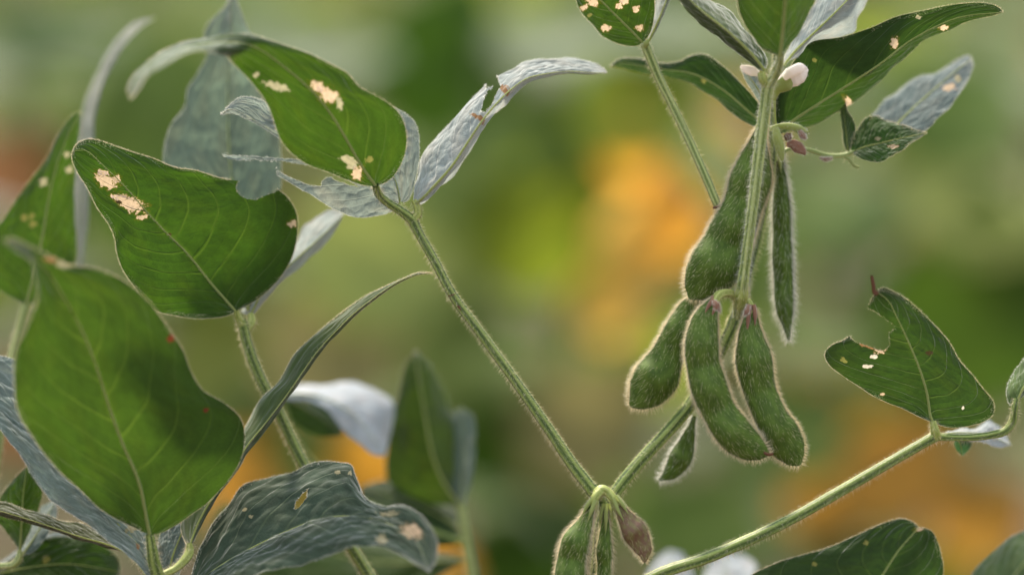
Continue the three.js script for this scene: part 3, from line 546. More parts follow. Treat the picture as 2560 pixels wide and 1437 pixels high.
  bud('calyx', [[1938, 245, 3, 5], [1945, 225, 4, 10], [1956, 214, 5, 17], [1972, 205, 6, 20], [1985, 200, 6, 2]], calyxMat, fl);
  bud('flower_bud', [[1898, 184, 5, 6], [1882, 178, 5, 12], [1866, 172, 5, 10], [1852, 165, 5, 3]], petalMat);
  bud('flower_stalk', [[1936, 235, 3, 6], [1938, 270, 2, 2.2], [1940, 300, 1, 2], [1943, 330, 0, 4]], calyxMat);
  bud('withered_flower', [[1926, 322, 2, 5], [1950, 315, 3, 7], [1975, 315, 3, 9], [2000, 322, 3, 11], [2016, 330, 3, 6], [2024, 328, 3, 1]], calyxMat);
  bud('withered_flower', [[1940, 318, 3, 7], [1946, 345, 4, 12], [1952, 370, 4, 12], [1956, 392, 4, 7], [1958, 406, 4, 1]], calyxMat);
  bud('withered_flower', [[1968, 362, 2, 6], [1982, 360, 2, 12], [1996, 368, 2, 15], [2010, 380, 2, 8], [2014, 388, 2, 1]], dryMat);
  bud('dry_petal', [[1964, 335, 3, 5], [1972, 342, 3, 11], [1980, 346, 3, 2]], brownMat);
  bud('dry_petal', [[2000, 325, 4, 4], [2008, 340, 4, 8], [2016, 348, 4, 2]], dryMat);
  bud('dry_petal', [[1784, 750, 9, 3], [1792, 764, 10, 9], [1802, 780, 9, 1]], dryMat);
  bud('dry_petal', [[1872, 762, 5, 4], [1868, 778, 6, 7], [1860, 790, 5, 1]], dryMat);
  bud('pod_tip', [[1912, 1132, 6, 4], [1924, 1136, 7, 4], [1934, 1134, 7, 3]], brownMat);
  // leaves that leave the upper stem behind the pods
  leaf(t, { seed: 9, big: 1, tone: [0.0227, 0.0538, 0.0064], rough: .3, rib: 6, m: [[1936, 338, -10], [1979, 304, -9], [2040, 264, -8], [2103, 224, -7], [2201, 160, -5], [2279, 100, -4], [2396, 44, -2], [2509, 30, 0]], l: [[1940, 290, -9], [1943, 234, -8], [1967, 187, -7], [1998, 136, -6], [2029, 105, -6], [2107, 92, -5], [2177, 70, -4], [2240, 43, -3], [2318, 25, -2], [2396, 10, -1], [2466, 8, 0], [2498, 18, 0]], r: [[1975, 325, -14], [2037, 312, -18], [2103, 281, -19], [2162, 242, -18], [2220, 183, -16], [2259, 148, -14], [2298, 106, -12], [2368, 76, -9], [2435, 51, -5], [2490, 37, -2]], spots: [[2238, 107, 9, 14, 'tan', .2], [2299, 45, 7, 6, 'pale'], [2362, 68, 11, 7, 'tan'], [2040, 148, 6, 6, 'yellow'], [2122, 258, 9, 9, 'tan']] });
  stem(t, 'petiole', [[1936, 400, -12, 12], [1935, 365, -11, 11], [1937, 336, -10, 9]], { mat: paleStemMat, hairs: 3 });
  leaf(t, { seed: 10, tone: [0.0227, 0.0576, 0.0086], rough: .3, rib: 5, m: [[1925, 318, -13], [1880, 285, -14], [1810, 226, -17], [1735, 185, -20], [1640, 172, -24], [1560, 158, -27], [1525, 166, -28]], l: [[1900, 320, -16], [1875, 312, -18], [1829, 281, -20], [1790, 249, -22], [1731, 214, -25], [1673, 195, -28], [1614, 183, -30], [1556, 170, -30]], r: [[1912, 280, -14], [1895, 255, -14], [1840, 195, -16], [1801, 160, -18], [1766, 138, -20], [1735, 138, -21], [1696, 154, -22], [1653, 158, -24], [1595, 146, -26], [1548, 148, -27]], spots: [[1758, 202, 7, 6, 'yellow']] });
  // small trifoliate on a thin stalk to the right
  stem(t, 'petiole', [[1935, 395, -12, 7], [1975, 372, -12, 6.5], [2020, 374, -13, 6.5], [2070, 388, -14, 6.5], [2110, 388, -14, 7], [2138, 378, -14, 6]], { mat: paleStemMat, hairs: 3 });
  stem(t, 'tendril', [[2108, 388, -14, 5], [2125, 400, -14, 5], [2138, 415, -14, 5], [2150, 418, -14, 3]], { mat: paleStemMat, hairs: 3 });
  bud('dry_petal', [[2050, 395, -12, 2], [2066, 398, -12, 5], [2082, 396, -12, 2]], dryMat);
  leaf(t, { seed: 11, tone: [0.0398, 0.0979, 0.0164], rough: .3, rib: 4, m: [[2132, 380, -14], [2160, 368, -13], [2201, 358, -12], [2260, 344, -11], [2318, 332, -10]], l: [[2126, 366, -14], [2140, 330, -17], [2177, 289, -18], [2210, 296, -17], [2240, 308, -15], [2285, 322, -12]], r: [[2138, 388, -12], [2173, 403, -9], [2212, 401, -8], [2255, 374, -8], [2290, 352, -9]], spots: [[2236, 367, 12, 5, 'tan', .1], [2195, 346, 8, 5, 'pale']] });
  leaf(t, { seed: 12, tone: [0.0398, 0.0979, 0.0164], rough: .3, rib: 3, nV: 36, nS: 10, m: [[2122, 382, -15], [2118, 340, -15], [2112, 290, -15], [2107, 222, -15]], l: [[2112, 365, -16], [2105, 300, -17], [2104, 260, -17]], r: [[2133, 350, -12], [2138, 312, -11], [2120, 272, -12]] });
  leaf(t, { seed: 13, face: 'upper', puck: 0.10, tone: [0.12, 0.17, 0.17], rough: .5, rib: 6, m: [[2160, 372, -20], [2230, 322, -24], [2290, 265, -27], [2350, 212, -30], [2400, 170, -32], [2431, 148, -34]], l: [[2160, 320, -28], [2190, 278, -32], [2240, 235, -36], [2290, 195, -38], [2350, 175, -38], [2400, 146, -37], [2422, 139, -36]], r: [[2230, 360, -18], [2310, 328, -18], [2360, 285, -20], [2400, 235, -24], [2425, 190, -29], [2434, 162, -32]], spots: [[2375, 215, 16, 11, 'tan'], [2395, 195, 8, 8, 'pale']] });
  // leaf stalk to the upper left, and its spotted leaflet
  stem(t, 'petiole', [[1872, 650, -12, 12], [1830, 570, -9, 12], [1797, 517, -6, 12], [1770, 455, -6, 12], [1730, 365, -7, 12], [1685, 270, -8, 12.5], [1650, 200, -8, 13], [1625, 140, -8, 14], [1612, 108, -8, 14]], { mat: paleStemMat, hairs: 5, along: 70 });
  part('ring', tube([P(1783, 520, -5.2), P(1796, 516, -4.7), P(1808, 511, -5.2)], [3e-4, 4e-4, 3e-4], { around: 6, along: 8 }).g, brownMat, t);
  leaf(t, { seed: 14, big: 1, tone: [0.0302, 0.0672, 0.0062], rough: .3, rib: 5, m: [[1607, 106, -8], [1580, 78, -7], [1540, 38, -6], [1490, -12, -4], [1440, -65, -2], [1390, -140, 0]], l: [[1592, 114, -9], [1550, 110, -10], [1510, 90, -11], [1480, 60, -11], [1455, 30, -10], [1440, 0, -9], [1420, -50, -6], [1400, -100, -3]], r: [[1620, 92, -8], [1632, 65, -8], [1637, 30, -8], [1635, 0, -7], [1620, -50, -5], [1540, -120, -2]], spots: [[1480, 5, 16, 8, 'tan', .2], [1460, 16, 8, 7, 'tan'], [1560, 4, 10, 9, 'tan'], [1550, 16, 8, 8, 'tan'], [1590, 24, 8, 8, 'tan'], [1516, 71, 12, 8, 'tan'], [1600, 68, 10, 7, 'tan'], [1476, 40, 6, 5, 'yellow']] });
  leaf(t, { seed: 15, face: 'upper', tone: [0.220, 0.270, 0.220], rough: .4, rib: 5, m: [[1622, 104, -10], [1640, 65, -10], [1655, 30, -10], [1672, -15, -10], [1700, -90, -8]], l: [[1626, 80, -16], [1634, 40, -20], [1641, 0, -22], [1655, -50, -18]], r: [[1634, 90, -13], [1650, 55, -13], [1664, 25, -13], [1680, -12, -12]] });
  bud('stipel', [[1612, 118, -6, 4], [1617, 108, -5, 8], [1621, 98, -5, 2]], calyxMat);
  // leaf stalk to the lower right
  stem(t, 'petiole', [[1482, 1640, -3, 18], [1530, 1520, 0, 17], [1640, 1440, 1, 17], [1760, 1398, 1, 17], [1870, 1352, 1, 17], [1980, 1298, 1, 16], [2100, 1230, 1, 16], [2220, 1160, 1, 15], [2310, 1108, 1, 15], [2342, 1090, 1, 16]], { hairs: 6, along: 90 });
  stem(t, 'petiolule', [[2344, 1096, 1, 14], [2339, 1075, 2, 13], [2334, 1052, 2, 9]], { mat: nodeMat, hairs: 6 });
  stem(t, 'rachis', [[2342, 1092, 1, 12], [2380, 1094, 1, 10], [2430, 1094, 1, 10], [2480, 1088, 1, 11], [2515, 1078, 2, 12], [2533, 1055, 2, 12], [2539, 1020, 3, 10], [2544, 996, 3, 7]], { hairs: 6, along: 60 });
  leaf(t, { seed: 16, big: 1, tone: [0.0267, 0.0600, 0.0077], rough: .4, rib: 5.5, hairs: 10, m: [[2334, 1056, 2], [2328, 1044, 2], [2320, 989, 3], [2301, 924, 5], [2274, 858, 7], [2246, 798, 9], [2219, 748, 11], [2192, 730, 12]], r: [[2360, 1066, 0], [2394, 1069, -2], [2449, 1058, -4], [2482, 1033, -5], [2484, 1006, -5], [2465, 978, -3], [2432, 940, -1], [2400, 902, 1], [2378, 858, 3], [2345, 820, 5], [2306, 781, 7], [2268, 748, 9], [2235, 729, 11], [2206, 719, 12]], l: [[2305, 1044, 2], [2274, 1028, 1], [2219, 1006, 0], [2164, 978, 0], [2109, 940, 0], [2071, 907, 1], [2063, 885, 1], [2082, 863, 2], [2118, 846, 3], [2150, 815, 5], [2168, 785, 8], [2176, 756, 10]], holes: [[[2122, 838], [2140, 856], [2170, 864], [2190, 872], [2208, 878], [2226, 866], [2224, 833], [2243, 820], [2219, 799], [2191, 780], [2176, 772], [2140, 770], [2100, 815]]], spots: [[2165, 862, 30, 7, 'brown', .3], [2198, 874, 14, 8, 'tan'], [2190, 893, 9, 5, 'white'], [2168, 912, 14, 4, 'white'], [2110, 902, 10, 5, 'yellow', .5], [2206, 983, 5, 4, 'tan'], [2409, 1017, 3, 5, 'white'], [2325, 882, 8, 6, 'dark']] });
  bud('withered_tip', [[2196, 730, 12, 6], [2188, 733, 12, 5], [2184, 712, 13, 5], [2180, 690, 14, 4]], brownMat);
  leaf(t, { seed: 17, face: 'upper', tone: [0.100, 0.170, 0.050], rough: .3, rib: 5, m: [[2546, 1000, 3], [2560, 970, 3], [2590, 930, 2], [2650, 870, 0], [2720, 830, -3]], l: [[2528, 1012, 2], [2516, 985, 0], [2522, 955, -3], [2545, 920, -6], [2600, 850, -8]], r: [[2565, 985, 0], [2610, 945, -2], [2680, 900, -4]] });
  leaf(t, { seed: 18, face: 'upper', tone: [0.340, 0.400, 0.420], rough: .4, rib: 4, hairs: 4, m: [[2350, 1086, -8], [2400, 1082, -12], [2460, 1086, -18], [2530, 1112, -24]], l: [[2390, 1075, -18], [2440, 1068, -24], [2480, 1050, -28], [2505, 1075, -28]], r: [[2390, 1096, -8], [2450, 1104, -14], [2500, 1118, -20]] });
  leaf(t, { seed: 19, tone: [0.0500, 0.1500, 0.0400], rough: .3, rib: 4, hairs: 3, nV: 30, nS: 8, m: [[2395, 1096, -16], [2402, 1110, -16], [2408, 1140, -16]], l: [[2386, 1105, -16], [2392, 1125, -16]], r: [[2430, 1102, -18], [2425, 1122, -17]] });
}
// ---------------------------------------------------------------- plant 2: brown-spotted leaf on the left
{
  const t = thing('soybean_plant', 'soybean plant whose upright green leaf carries two tan blotches and a bite', 'plant', V(-0.02, 0, -0.03));
  stem(t, 'petiole', [[...W(-0.02, 0, -0.03, 24)], [...W(-0.022, 0.25, -0.028, 22)], [990, 1560, -17, 19], [925, 1445, -17, 18], [880, 1372, -17, 17.5], [820, 1270, -17, 17], [755, 1155, -17, 17], [700, 1040, -17, 16.5], [650, 945, -16, 16], [620, 870, -15, 16], [603, 800, -14, 15]], { along: 120, hairs: 4 });
  stem(t, 'petiolule', [[604, 812, -14, 13], [593, 790, -13, 11], [588, 775, -12, 8]], { mat: nodeMat, hairs: 5 });
  stem(t, 'petiolule', [[612, 830, -15, 13], [628, 806, -16, 13], [626, 785, -17, 10]], { mat: nodeMat, hairs: 5 });
  leaf(t, {
    seed: 20, big: 1, rough: 0.35, tone: [0.0340, 0.0815, 0.0057], hairs: 12,
    m: [[588, 778, -12], [526, 707, -10], [466, 632, -8], [416, 583, -6], [359, 522, -4], [320, 476, -3], [267, 423, -1], [203, 371, 0], [180, 378, 0]],
    r: [[605, 770, -13], [647, 746, -14], [700, 693, -15], [732, 632, -15], [743, 565, -14], [739, 529, -13], [718, 494, -12], [690, 472, -11], [640, 458, -10], [594, 452, -9], [551, 446, -8], [487, 426, -6], [434, 418, -5], [381, 396, -4], [327, 379, -3], [274, 361, -2], [232, 348, -1], [203, 352, -1], [187, 364, 0]],
    l: [[570, 788, -11], [540, 794, -10], [487, 796, -9], [434, 788, -8], [391, 778, -7], [363, 757, -6], [335, 717, -5], [303, 668, -4], [290, 625, -3], [287, 597, -3], [274, 565, -2], [242, 519, -2], [217, 469, -1], [196, 437, 0], [182, 409, 0], [178, 386, 0]],
    holes: [[[580, 425], [596, 452], [588, 468], [592, 483], [611, 497], [636, 503], [661, 489], [690, 479], [700, 470], [690, 430]]],
    spots: [[256, 434, 16, 7, 'tan', .2], [262, 454, 28, 15, 'tan', .5], [286, 444, 8, 9, 'tan'], [304, 496, 22, 9, 'tan', .3], [328, 510, 32, 16, 'tan', .5], [350, 540, 14, 6, 'tan', -.2], [298, 503, 7, 4, 'dark'], [728, 563, 11, 8, 'tan'], [420, 590, 6, 5, 'dark']],
  });
  leaf(t, { // leaf standing behind, sky reflection worked into its greyed tone
    seed: 21, face: 'upper', pucker: 1, puck: 0.12, rough: 0.5, tone: [0.13, 0.185, 0.135], hairs: 6, rib: 7,
    m: [[620, 775, -18], [600, 640, -26], [585, 500, -34], [572, 380, -40], [568, 260, -44], [572, 140, -44], [576, 50, -40], [576, -20, -36]],
    l: [[560, 740, -18], [450, 600, -22], [408, 480, -26], [406, 400, -30], [412, 350, -34], [428, 310, -36], [461, 268, -40], [468, 225, -42], [496, 180, -44], [521, 130, -46], [511, 92, -48], [521, 62, -48], [566, 15, -44]],
    r: [[660, 720, -22], [690, 600, -28], [700, 480, -32], [700, 380, -36], [690, 280, -40], [668, 190, -42], [648, 125, -40], [630, 85, -37], [610, 50, -35], [590, 0, -35]],
  });
  leaf(t, { // folded leaflet, its pale tone standing in for sky sheen
    seed: 22, face: 'upper', tone: [0.340, 0.400, 0.380], rough: .35, hairs: 5, rib: 5,
    m: [[624, 790, -17], [661, 722, -18], [719, 667, -20], [768, 622, -23], [821, 573, -27], [860, 534, -30]],
    l: [[605, 778, -22], [660, 715, -28], [700, 665, -31], [735, 605, -34], [760, 568, -36], [795, 540, -37], [825, 522, -36]],
    r: [[641, 776, -20], [697, 711, -22], [755, 662, -25], [804, 616, -28], [840, 572, -30]],
  });
}
// ---------------------------------------------------------------- plant 3: big near leaf, lower left
{
  const t = thing('soybean_plant', 'soybean plant with a broad close-up green leaf and grey puckered leaves beneath it', 'plant', V(-0.075, 0, 0.04));
  stem(t, 'stem', [[...W(-0.075, 0, 0.04, 24)], [...W(-0.082, 0.3, 0.03, 22)], [430, 1620, 6, 20], [405, 1480, 8, 19], [388, 1420, 10, 18], [378, 1370, 11, 17], [374, 1335, 12, 12]], { along: 80, hairs: 4 });
  leaf(t, {
    seed: 23, big: 1, down: 0.5, rough: 0.3, tone: [0.0353, 0.0755, 0.0062], hairs: 8, rib: 7, wave: 1.2,
    m: [[373, 1336, 12], [364, 1291, 14], [346, 1204, 18], [309, 1118, 22], [272, 1019, 27], [241, 920, 32], [198, 815, 38], [142, 717, 45], [105, 664, 50], [62, 622, 58], [10, 604, 64]],
    r: [[395, 1336, 11], [469, 1291, 10], [543, 1229, 10], [593, 1161, 11], [611, 1093, 13], [599, 1044, 16], [556, 1007, 19], [506, 976, 22], [475, 927, 25], [457, 877, 27], [420, 822, 30], [370, 754, 34], [309, 704, 38], [247, 677, 42], [173, 663, 46], [123, 640, 51], [62, 610, 58], [25, 596, 62]],
    l: [[352, 1328, 13], [259, 1278, 17], [198, 1223, 20], [136, 1167, 24], [80, 1093, 29], [43, 1025, 34], [34, 945, 38], [37, 883, 42], [68, 822, 46], [90, 760, 50], [86, 700, 54], [80, 655, 57], [40, 628, 62]],
    spots: [[424, 850, 9, 9, 'red'], [511, 1021, 6, 6, 'red'], [160, 662, 22, 9, 'pale'], [125, 652, 14, 6, 'brown']],
  });
  leaf(t, { // grey puckered leaflet to the left
    seed: 24, big: 1, face: 'upper', pucker: 1, puck: 0.34, rough: 0.6, tone: [0.17, 0.23, 0.21], hairs: 7, rib: 4,
    m: [[392, 1442, 8], [378, 1420, 8], [339, 1357, 7], [278, 1295, 6], [160, 1170, 4], [45, 1046, 2], [0, 995, 1], [-90, 925, -2]],
    l: [[370, 1442, 10], [347, 1416, 11], [286, 1367, 11], [229, 1322, 11], [163, 1277, 11], [118, 1244, 11], [90, 1211, 10], [61, 1162, 9], [25, 1113, 8], [0, 1081, 7], [-60, 1010, 4]],
    r: [[394, 1410, 3], [375, 1330, -2], [310, 1210, -6], [210, 1060, -9], [110, 945, -10], [40, 912, -9], [0, 895, -8], [-60, 890, -6]],
    spots: [[330, 1318, 16, 9, 'pale'], [345, 1365, 6, 6, 'brown']],
  });
  leaf(t, { // narrow leaflet seen edge-on, arching to the right
    seed: 25, rough: 0.08, vein: 0.2, tone: [0.0650, 0.1050, 0.0280], hairs: 12, rib: 4, face: 'under',
    m: [[472, 1368, 4], [486, 1326, 3], [528, 1248, 2], [570, 1190, 1], [617, 1114, 0], [661, 1060, 0], [705, 1002, 0], [744, 948, 0], [783, 890, 0], [831, 836, 0], [880, 787, 0], [929, 748, 0], [987, 709, 0], [1045, 684, 0], [1080, 683, 0]],
    l: [[455, 1340, -4], [452, 1300, -7], [490, 1240, -9], [545, 1160, -10], [610, 1062, -10], [651, 997, -10], [695, 953, -10], [734, 895, -9], [783, 841, -8], [841, 792, -7], [890, 753, -6], [948, 724, -4], [997, 700, -3], [1050, 680, -1]],
    r: [[484, 1352, -2], [500, 1312, -4], [538, 1248, -5], [578, 1190, -6], [624, 1118, -7], [668, 1062, -7], [712, 1004, -7], [750, 950, -7], [790, 892, -6], [838, 838, -5], [886, 790, -4], [934, 751, -3], [990, 712, -2], [1045, 687, -1]],
  });
  stem(t, 'petiolule', [[400, 1440, 8, 10], [440, 1420, 6, 11], [463, 1398, 5, 13], [474, 1378, 4, 13], [473, 1358, 4, 8]], { mat: nodeMat, hairs: 7 });
  leaf(t, { // large grey leaf at the bottom
    seed: 26, big: 1, face: 'upper', pucker: 1, puck: 0.15, rough: 0.4, tone: [0.055, 0.090, 0.060], hairs: 7, rib: 4, wave: 1.2,
    m: [[468, 1475, 4], [560, 1408, 4], [700, 1335, 5], [800, 1297, 8], [880, 1290, 14], [960, 1305, 22], [1040, 1352, 32], [1072, 1428, 40]],
    l: [[478, 1440, -2], [503, 1381, -4], [534, 1312, -6], [566, 1266, -8], [603, 1219, -9], [637, 1203, -9], [681, 1188, -9], [728, 1175, -8], [759, 1161, -7], [806, 1153, -5], [837, 1155, -3], [878, 1164, 0], [888, 1190, 3], [906, 1234, 8], [931, 1253, 12], [962, 1267, 16], [1009, 1266, 22], [1050, 1287, 27], [1081, 1325, 32], [1094, 1362, 36], [1088, 1406, 39]],
    r: [[540, 1470, 14], [650, 1434, 20], [712, 1418, 22], [775, 1399, 24], [837, 1380, 26], [884, 1368, 28], [947, 1371, 31], [994, 1383, 34], [1041, 1410, 38]],
    holes: [[[734, 1274], [738, 1255], [752, 1238], [770, 1221], [768, 1238], [757, 1258], [742, 1272]]],
    spots: [[1030, 1328, 26, 18, 'tan', .5], [955, 1352, 14, 10, 'pale'], [970, 1286, 24, 7, 'pale'], [608, 1275, 7, 4, 'pale'], [626, 1292, 5, 4, 'pale'], [840, 1180, 6, 5, 'pale'], [875, 1182, 6, 5, 'pale']],
  });
  leaf(t, { // dark narrow leaflet running out to the left
    seed: 27, vein: 0.3, face: 'under', tone: [0.0473, 0.0650, 0.0120], rough: .3, hairs: 9, rib: 4,
    m: [[330, 1388, -2], [270, 1362, -3], [200, 1342, -4], [100, 1308, -5], [0, 1278, -5], [-100, 1255, -5]],
    l: [[320, 1362, -10], [260, 1332, -12], [200, 1312, -12], [100, 1281, -12], [0, 1258, -11]],
    r: [[290, 1374, -8], [200, 1350, -9], [100, 1318, -9], [0, 1290, -8]],
  });
  stem(t, 'petiolule', [[402, 1480, 4, 12], [372, 1440, 2, 11], [350, 1410, 0, 10], [332, 1389, -2, 8]], { mat: nodeMat, hairs: 7, hairLen: 1.5 });
  leaf(t, { seed: 28, face: 'upper', pucker: 1, rough: .5, tone: [0.130, 0.180, 0.160], hairs: 5, rib: 5, m: [[420, 1470, -3], [428, 1400, -4], [450, 1340, -6], [480, 1270, -8], [520, 1190, -10]], l: [[395, 1440, -8], [392, 1370, -10], [410, 1310, -12], [450, 1250, -13]], r: [[445, 1440, -6], [458, 1380, -6], [470, 1330, -7], [505, 1250, -9]] });
}
// ---------------------------------------------------------------- plant 4: left edge, behind
{
  const t = thing('soybean_plant', 'soybean plant with a thin pale leaf arching above an upright speckled green leaf', 'plant', V(-0.135, 0, -0.06));
  stem(t, 'stem', [[...W(-0.135, 0, -0.06, 24)], [...W(-0.135, 0.25, -0.055, 22)], [-60, 1520, -36, 20], [-30, 1250, -36, 19], [10, 1000, -36, 18], [42, 850, -36, 16], [64, 762, -36, 13]], { along: 60, hairs: 3, mat: paleStemMat });
  leaf(t, { seed: 30, big: 1, tone: [0.0435, 0.0954, 0.0072], rough: .3, hairs: 4, rib: 6, m: [[64, 762, -36], [85, 680, -36], [105, 590, -36], [122, 490, -36], [145, 400, -35], [175, 325, -34], [201, 281, -34]], l: [[30, 745, -38], [-60, 680, -40], [-70, 620, -40], [0, 556, -38], [50, 481, -37], [110, 401, -36], [150, 326, -35], [185, 284, -34]], r: [[120, 740, -38], [170, 690, -40], [188, 640, -42], [186, 590, -42], [184, 501, -41], [189, 401, -38], [198, 326, -36]], spots: [[107, 456, 10, 11, 'pale'], [172, 420, 9, 9, 'pale'], [168, 383, 7, 8, 'pale'], [56, 545, 8, 8, 'yellow'], [80, 540, 7, 7, 'yellow'], [84, 560, 9, 8, 'yellow']] });
  leaf(t, { seed: 31, face: 'upper', tone: [0.240, 0.270, 0.220], rough: .4, hairs: 3, rib: 6, m: [[150, 800, -62], [195, 640, -64], [202, 500, -64], [210, 376, -65], [228, 260, -66], [262, 160, -66], [315, 88, -66], [388, 44, -66]], l: [[170, 700, -68], [182, 560, -70], [184, 470, -71], [189, 376, -72], [203, 300, -72], [235, 195, -72], [288, 105, -71], [338, 55, -69]], r: [[195, 720, -62], [213, 600, -60], [222, 480, -60], [228, 380, -60], [240, 270, -61], [266, 190, -62], [312, 110, -63], [360, 62, -65]] });
  stem(t, 'petiole', [[20, 960, -36, 12], [80, 900, -50, 11], [130, 850, -60, 11], [152, 798, -62, 9]], { mat: paleStemMat, hairs: 0 });
  leaf(t, { seed: 32, tone: [0.0422, 0.0922, 0.0072], rough: .3, hairs: 4, rib: 5, m: [[48, 1378, -18], [52, 1310, -18], [56, 1240, -18], [66, 1164, -18]], l: [[15, 1330, -20], [-20, 1280, -22], [0, 1240, -21], [33, 1197, -20]], r: [[70, 1335, -20], [92, 1279, -21], [104, 1238, -21], [90, 1195, -20]] });
  stem(t, 'petiolule', [[-50, 1420, -28, 10], [0, 1415, -20, 9], [34, 1410, -18, 10], [46, 1394, -18, 10], [48, 1376, -18, 7]], { mat: paleStemMat, hairs: 5 });
  leaf(t, { seed: 33, face: 'upper', tone: [0.140, 0.200, 0.180], rough: .4, hairs: 3, rib: 4, m: [[52, 1390, -20], [80, 1350, -22], [110, 1300, -26], [140, 1250, -30]], l: [[60, 1345, -28], [85, 1300, -31], [115, 1262, -33]], r: [[80, 1380, -20], [118, 1335, -22], [140, 1290, -26]] });
  leaf(t, { seed: 34, tone: [0.0296, 0.0685, 0.0072], rough: .3, hairs: 3, rib: 5, m: [[-30, 1440, -26], [60, 1420, -26], [170, 1410, -26], [300, 1430, -28]], l: [[20, 1400, -28], [120, 1345, -30], [220, 1350, -30], [290, 1390, -30]], r: [[20, 1480, -22], [150, 1500, -20], [260, 1480, -24]], spots: [[112, 1400, 9, 10, 'yellow']] });
  leaf(t, { seed: 35, face: 'upper', tone: [0.200, 0.260, 0.260], rough: .4, hairs: 3, rib: 4, m: [[-40, 1445, -30], [80, 1385, -36], [180, 1370, -38], [280, 1400, -40]], l: [[20, 1390, -38], [120, 1335, -42], [220, 1330, -44]], r: [[60, 1425, -30], [180, 1400, -32], [250, 1410, -36]] });
}
// ---------------------------------------------------------------- plant 5: centre bottom, behind
{
  const t = thing('soybean_plant', 'soft-focus soybean plant with a tall pointed leaf and a white drooping leaf behind', 'plant', V(-0.012, 0, -0.10));
  stem(t, 'stem', [[...W(-0.012, 0, -0.10, 24)], [...W(-0.012, 0.3, -0.095, 22)], [1192, 1520, -72, 18], [1176, 1420, -72, 16], [1164, 1340, -72, 15], [1150, 1265, -72, 12]], { along: 50, hairs: 3, mat: paleStemMat });
  leaf(t, { seed: 40, tone: [0.0315, 0.0620, 0.0048], rough: .3, hairs: 3, rib: 7, face: 'upper', m: [[1150, 1268, -72], [1104, 1196, -71], [1080, 1133, -70], [1062, 1036, -70], [1046, 938, -70], [1038, 878, -70]], l: [[1110, 1262, -78], [1010, 1240, -82], [968, 1190, -84], [970, 1123, -82], [977, 1060, -80], [995, 987, -76], [1011, 914, -73]], r: [[1165, 1240, -84], [1160, 1180, -86], [1140, 1090, -84], [1122, 1010, -82], [1105, 965, -79], [1075, 914, -75]] });
  leaf(t, { seed: 41, face: 'upper', tone: [0.120, 0.180, 0.140], rough: .4, hairs: 3, rib: 6, m: [[1152, 1265, -70], [1158, 1190, -74], [1160, 1110, -78], [1152, 1020, -80]], l: [[1130, 1220, -78], [1118, 1130, -84], [1120, 1050, -85]], r: [[1178, 1200, -70], [1186, 1120, -72], [1180, 1040, -76]] });
  leaf(t, { seed: 42, face: 'upper', tone: [0.460, 0.520, 0.580], rough: .3, hairs: 0, rib: 4, m: [[706, 988, -58], [753, 985, -60], [820, 1000, -63], [880, 1035, -65], [925, 1085, -66], [962, 1140, -66]], l: [[719, 976, -70], [760, 960, -76], [810, 966, -80], [865, 956, -82], [914, 968, -82], [980, 1003, -80], [982, 1060, -76]], r: [[716, 998, -58], [773, 1003, -60], [821, 1028, -60], [851, 1070, -62], [899, 1110, -63], [940, 1138, -65]] });
  leaf(t, { seed: 43, tone: [0.0391, 0.0896, 0.0067], rough: .3, hairs: 0, rib: 4, m: [[712, 990, -62], [760, 1020, -64], [810, 1050, -66], [860, 1090, -68]], l: [[715, 1020, -62], [740, 1060, -62], [800, 1090, -64]], r: [[760, 1003, -72], [815, 1020, -74], [850, 1060, -72]] });
  stem(t, 'petiole', [[1168, 1360, -72, 12], [1000, 1300, -70, 11], [850, 1220, -66, 10], [740, 1100, -62, 10], [706, 1000, -60, 8]], { mat: stemMat, hairs: 0 });
  leaf(t, { seed: 44, tone: [0.0213, 0.0541, 0.0069], rough: .3, hairs: 0, rib: 5, m: [[1160, 1330, -74], [1100, 1290, -76], [1020, 1250, -78], [900, 1215, -80]], l: [[1130, 1365, -70], [1050, 1360, -68], [960, 1310, -70], [905, 1250, -76]], r: [[1140, 1270, -84], [1060, 1220, -88], [960, 1200, -86]] });
  leaf(t, { seed: 45, tone: [0.0315, 0.0717, 0.0067], rough: .3, hairs: 0, rib: 5, m: [[1160, 1400, -80], [900, 1400, -84], [700, 1330, -86], [520, 1330, -86]], l: [[1000, 1480, -76], [700, 1450, -76], [560, 1400, -80]], r: [[1000, 1360, -92], [720, 1270, -96], [560, 1260, -94]] });
}
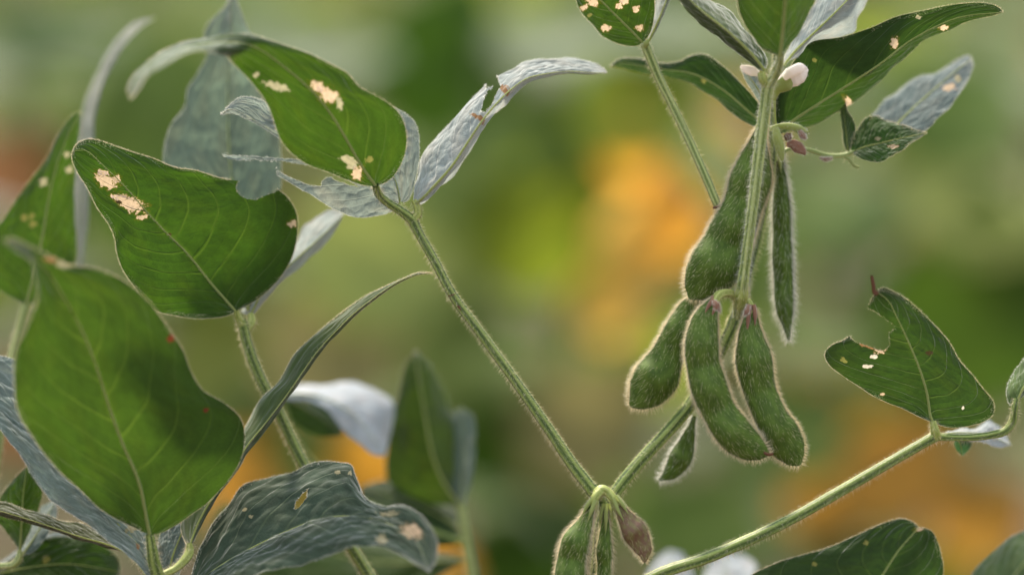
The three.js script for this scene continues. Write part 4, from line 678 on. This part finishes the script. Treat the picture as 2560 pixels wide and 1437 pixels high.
// ---------------------------------------------------------------- plant 6: lower right
{
  const t = thing('soybean_plant', 'soybean plant whose rounded dark leaf tops rise under the slanting leaf stalk', 'plant', V(0.105, 0, 0.03));
  stem(t, 'stem', [[...W(0.105, 0, 0.03, 24)], [...W(0.10, 0.25, 0.025, 22)], [2230, 1900, 18, 20], [2150, 1740, 18, 16], [2085, 1650, 17, 11]], { along: 50, hairs: 0 });
  leaf(t, { seed: 50, big: 1, tone: [0.0236, 0.0544, 0.0084], rough: .4, hairs: 7, rib: 6, m: [[2085, 1648, 17], [2150, 1530, 17], [2208, 1437, 17], [2246, 1378, 16], [2298, 1318, 14]], l: [[1960, 1640, 14], [1840, 1560, 12], [1830, 1480, 11], [1880, 1437, 11], [1950, 1405, 11], [2050, 1375, 12], [2150, 1335, 12], [2220, 1304, 13], [2255, 1296, 13], [2282, 1304, 14]], r: [[2200, 1650, 16], [2310, 1590, 13], [2352, 1500, 12], [2359, 1420, 12], [2348, 1362, 13], [2328, 1326, 14]], spots: [[2163, 1358, 6, 6, 'yellow'], [2040, 1410, 7, 6, 'yellow'], [2300, 1320, 8, 5, 'tan']] });
  stem(t, 'petiole', [[2225, 1890, 18, 12], [2340, 1800, 26, 11], [2430, 1700, 34, 10], [2460, 1600, 38, 8]], { hairs: 0 });
  leaf(t, { seed: 51, tone: [0.0850, 0.1400, 0.0500], rough: .3, hairs: 4, rib: 6, face: 'upper', m: [[2460, 1600, 38], [2500, 1500, 40], [2560, 1410, 42], [2640, 1330, 42]], l: [[2420, 1540, 32], [2415, 1470, 30], [2440, 1425, 30], [2475, 1385, 30], [2525, 1348, 31], [2590, 1322, 35]], r: [[2540, 1560, 44], [2640, 1480, 48], [2680, 1400, 46]] });
}
// ---------------------------------------------------------------- plant 7: pale leaves low behind the main stem
{
  const t = thing('soybean_plant', 'soft-focus soybean plant showing two pale leaf tips below the slanting leaf stalk', 'plant', V(0.045, 0, -0.12));
  stem(t, 'stem', [[...W(0.045, 0, -0.12, 24)], [...W(0.045, 0.3, -0.11, 22)], [1760, 1700, -85, 18], [1750, 1560, -80, 12]], { along: 40, hairs: 0 });
  leaf(t, { seed: 60, face: 'upper', tone: [0.460, 0.520, 0.560], rough: .3, hairs: 0, rib: 5, m: [[1750, 1562, -80], [1715, 1480, -80], [1690, 1420, -84], [1672, 1372, -90]], l: [[1660, 1530, -80], [1615, 1460, -84], [1640, 1400, -90]], r: [[1740, 1500, -90], [1735, 1440, -94], [1710, 1390, -94]] });
  leaf(t, { seed: 61, face: 'upper', tone: [0.460, 0.520, 0.560], rough: .3, hairs: 0, rib: 5, m: [[1752, 1562, -80], [1790, 1490, -80], [1815, 1430, -84], [1808, 1380, -90]], l: [[1745, 1500, -86], [1760, 1430, -92], [1780, 1395, -92]], r: [[1830, 1520, -76], [1880, 1450, -80], [1890, 1410, -86], [1850, 1385, -90]] });
}

renderer.render(scene, camera);
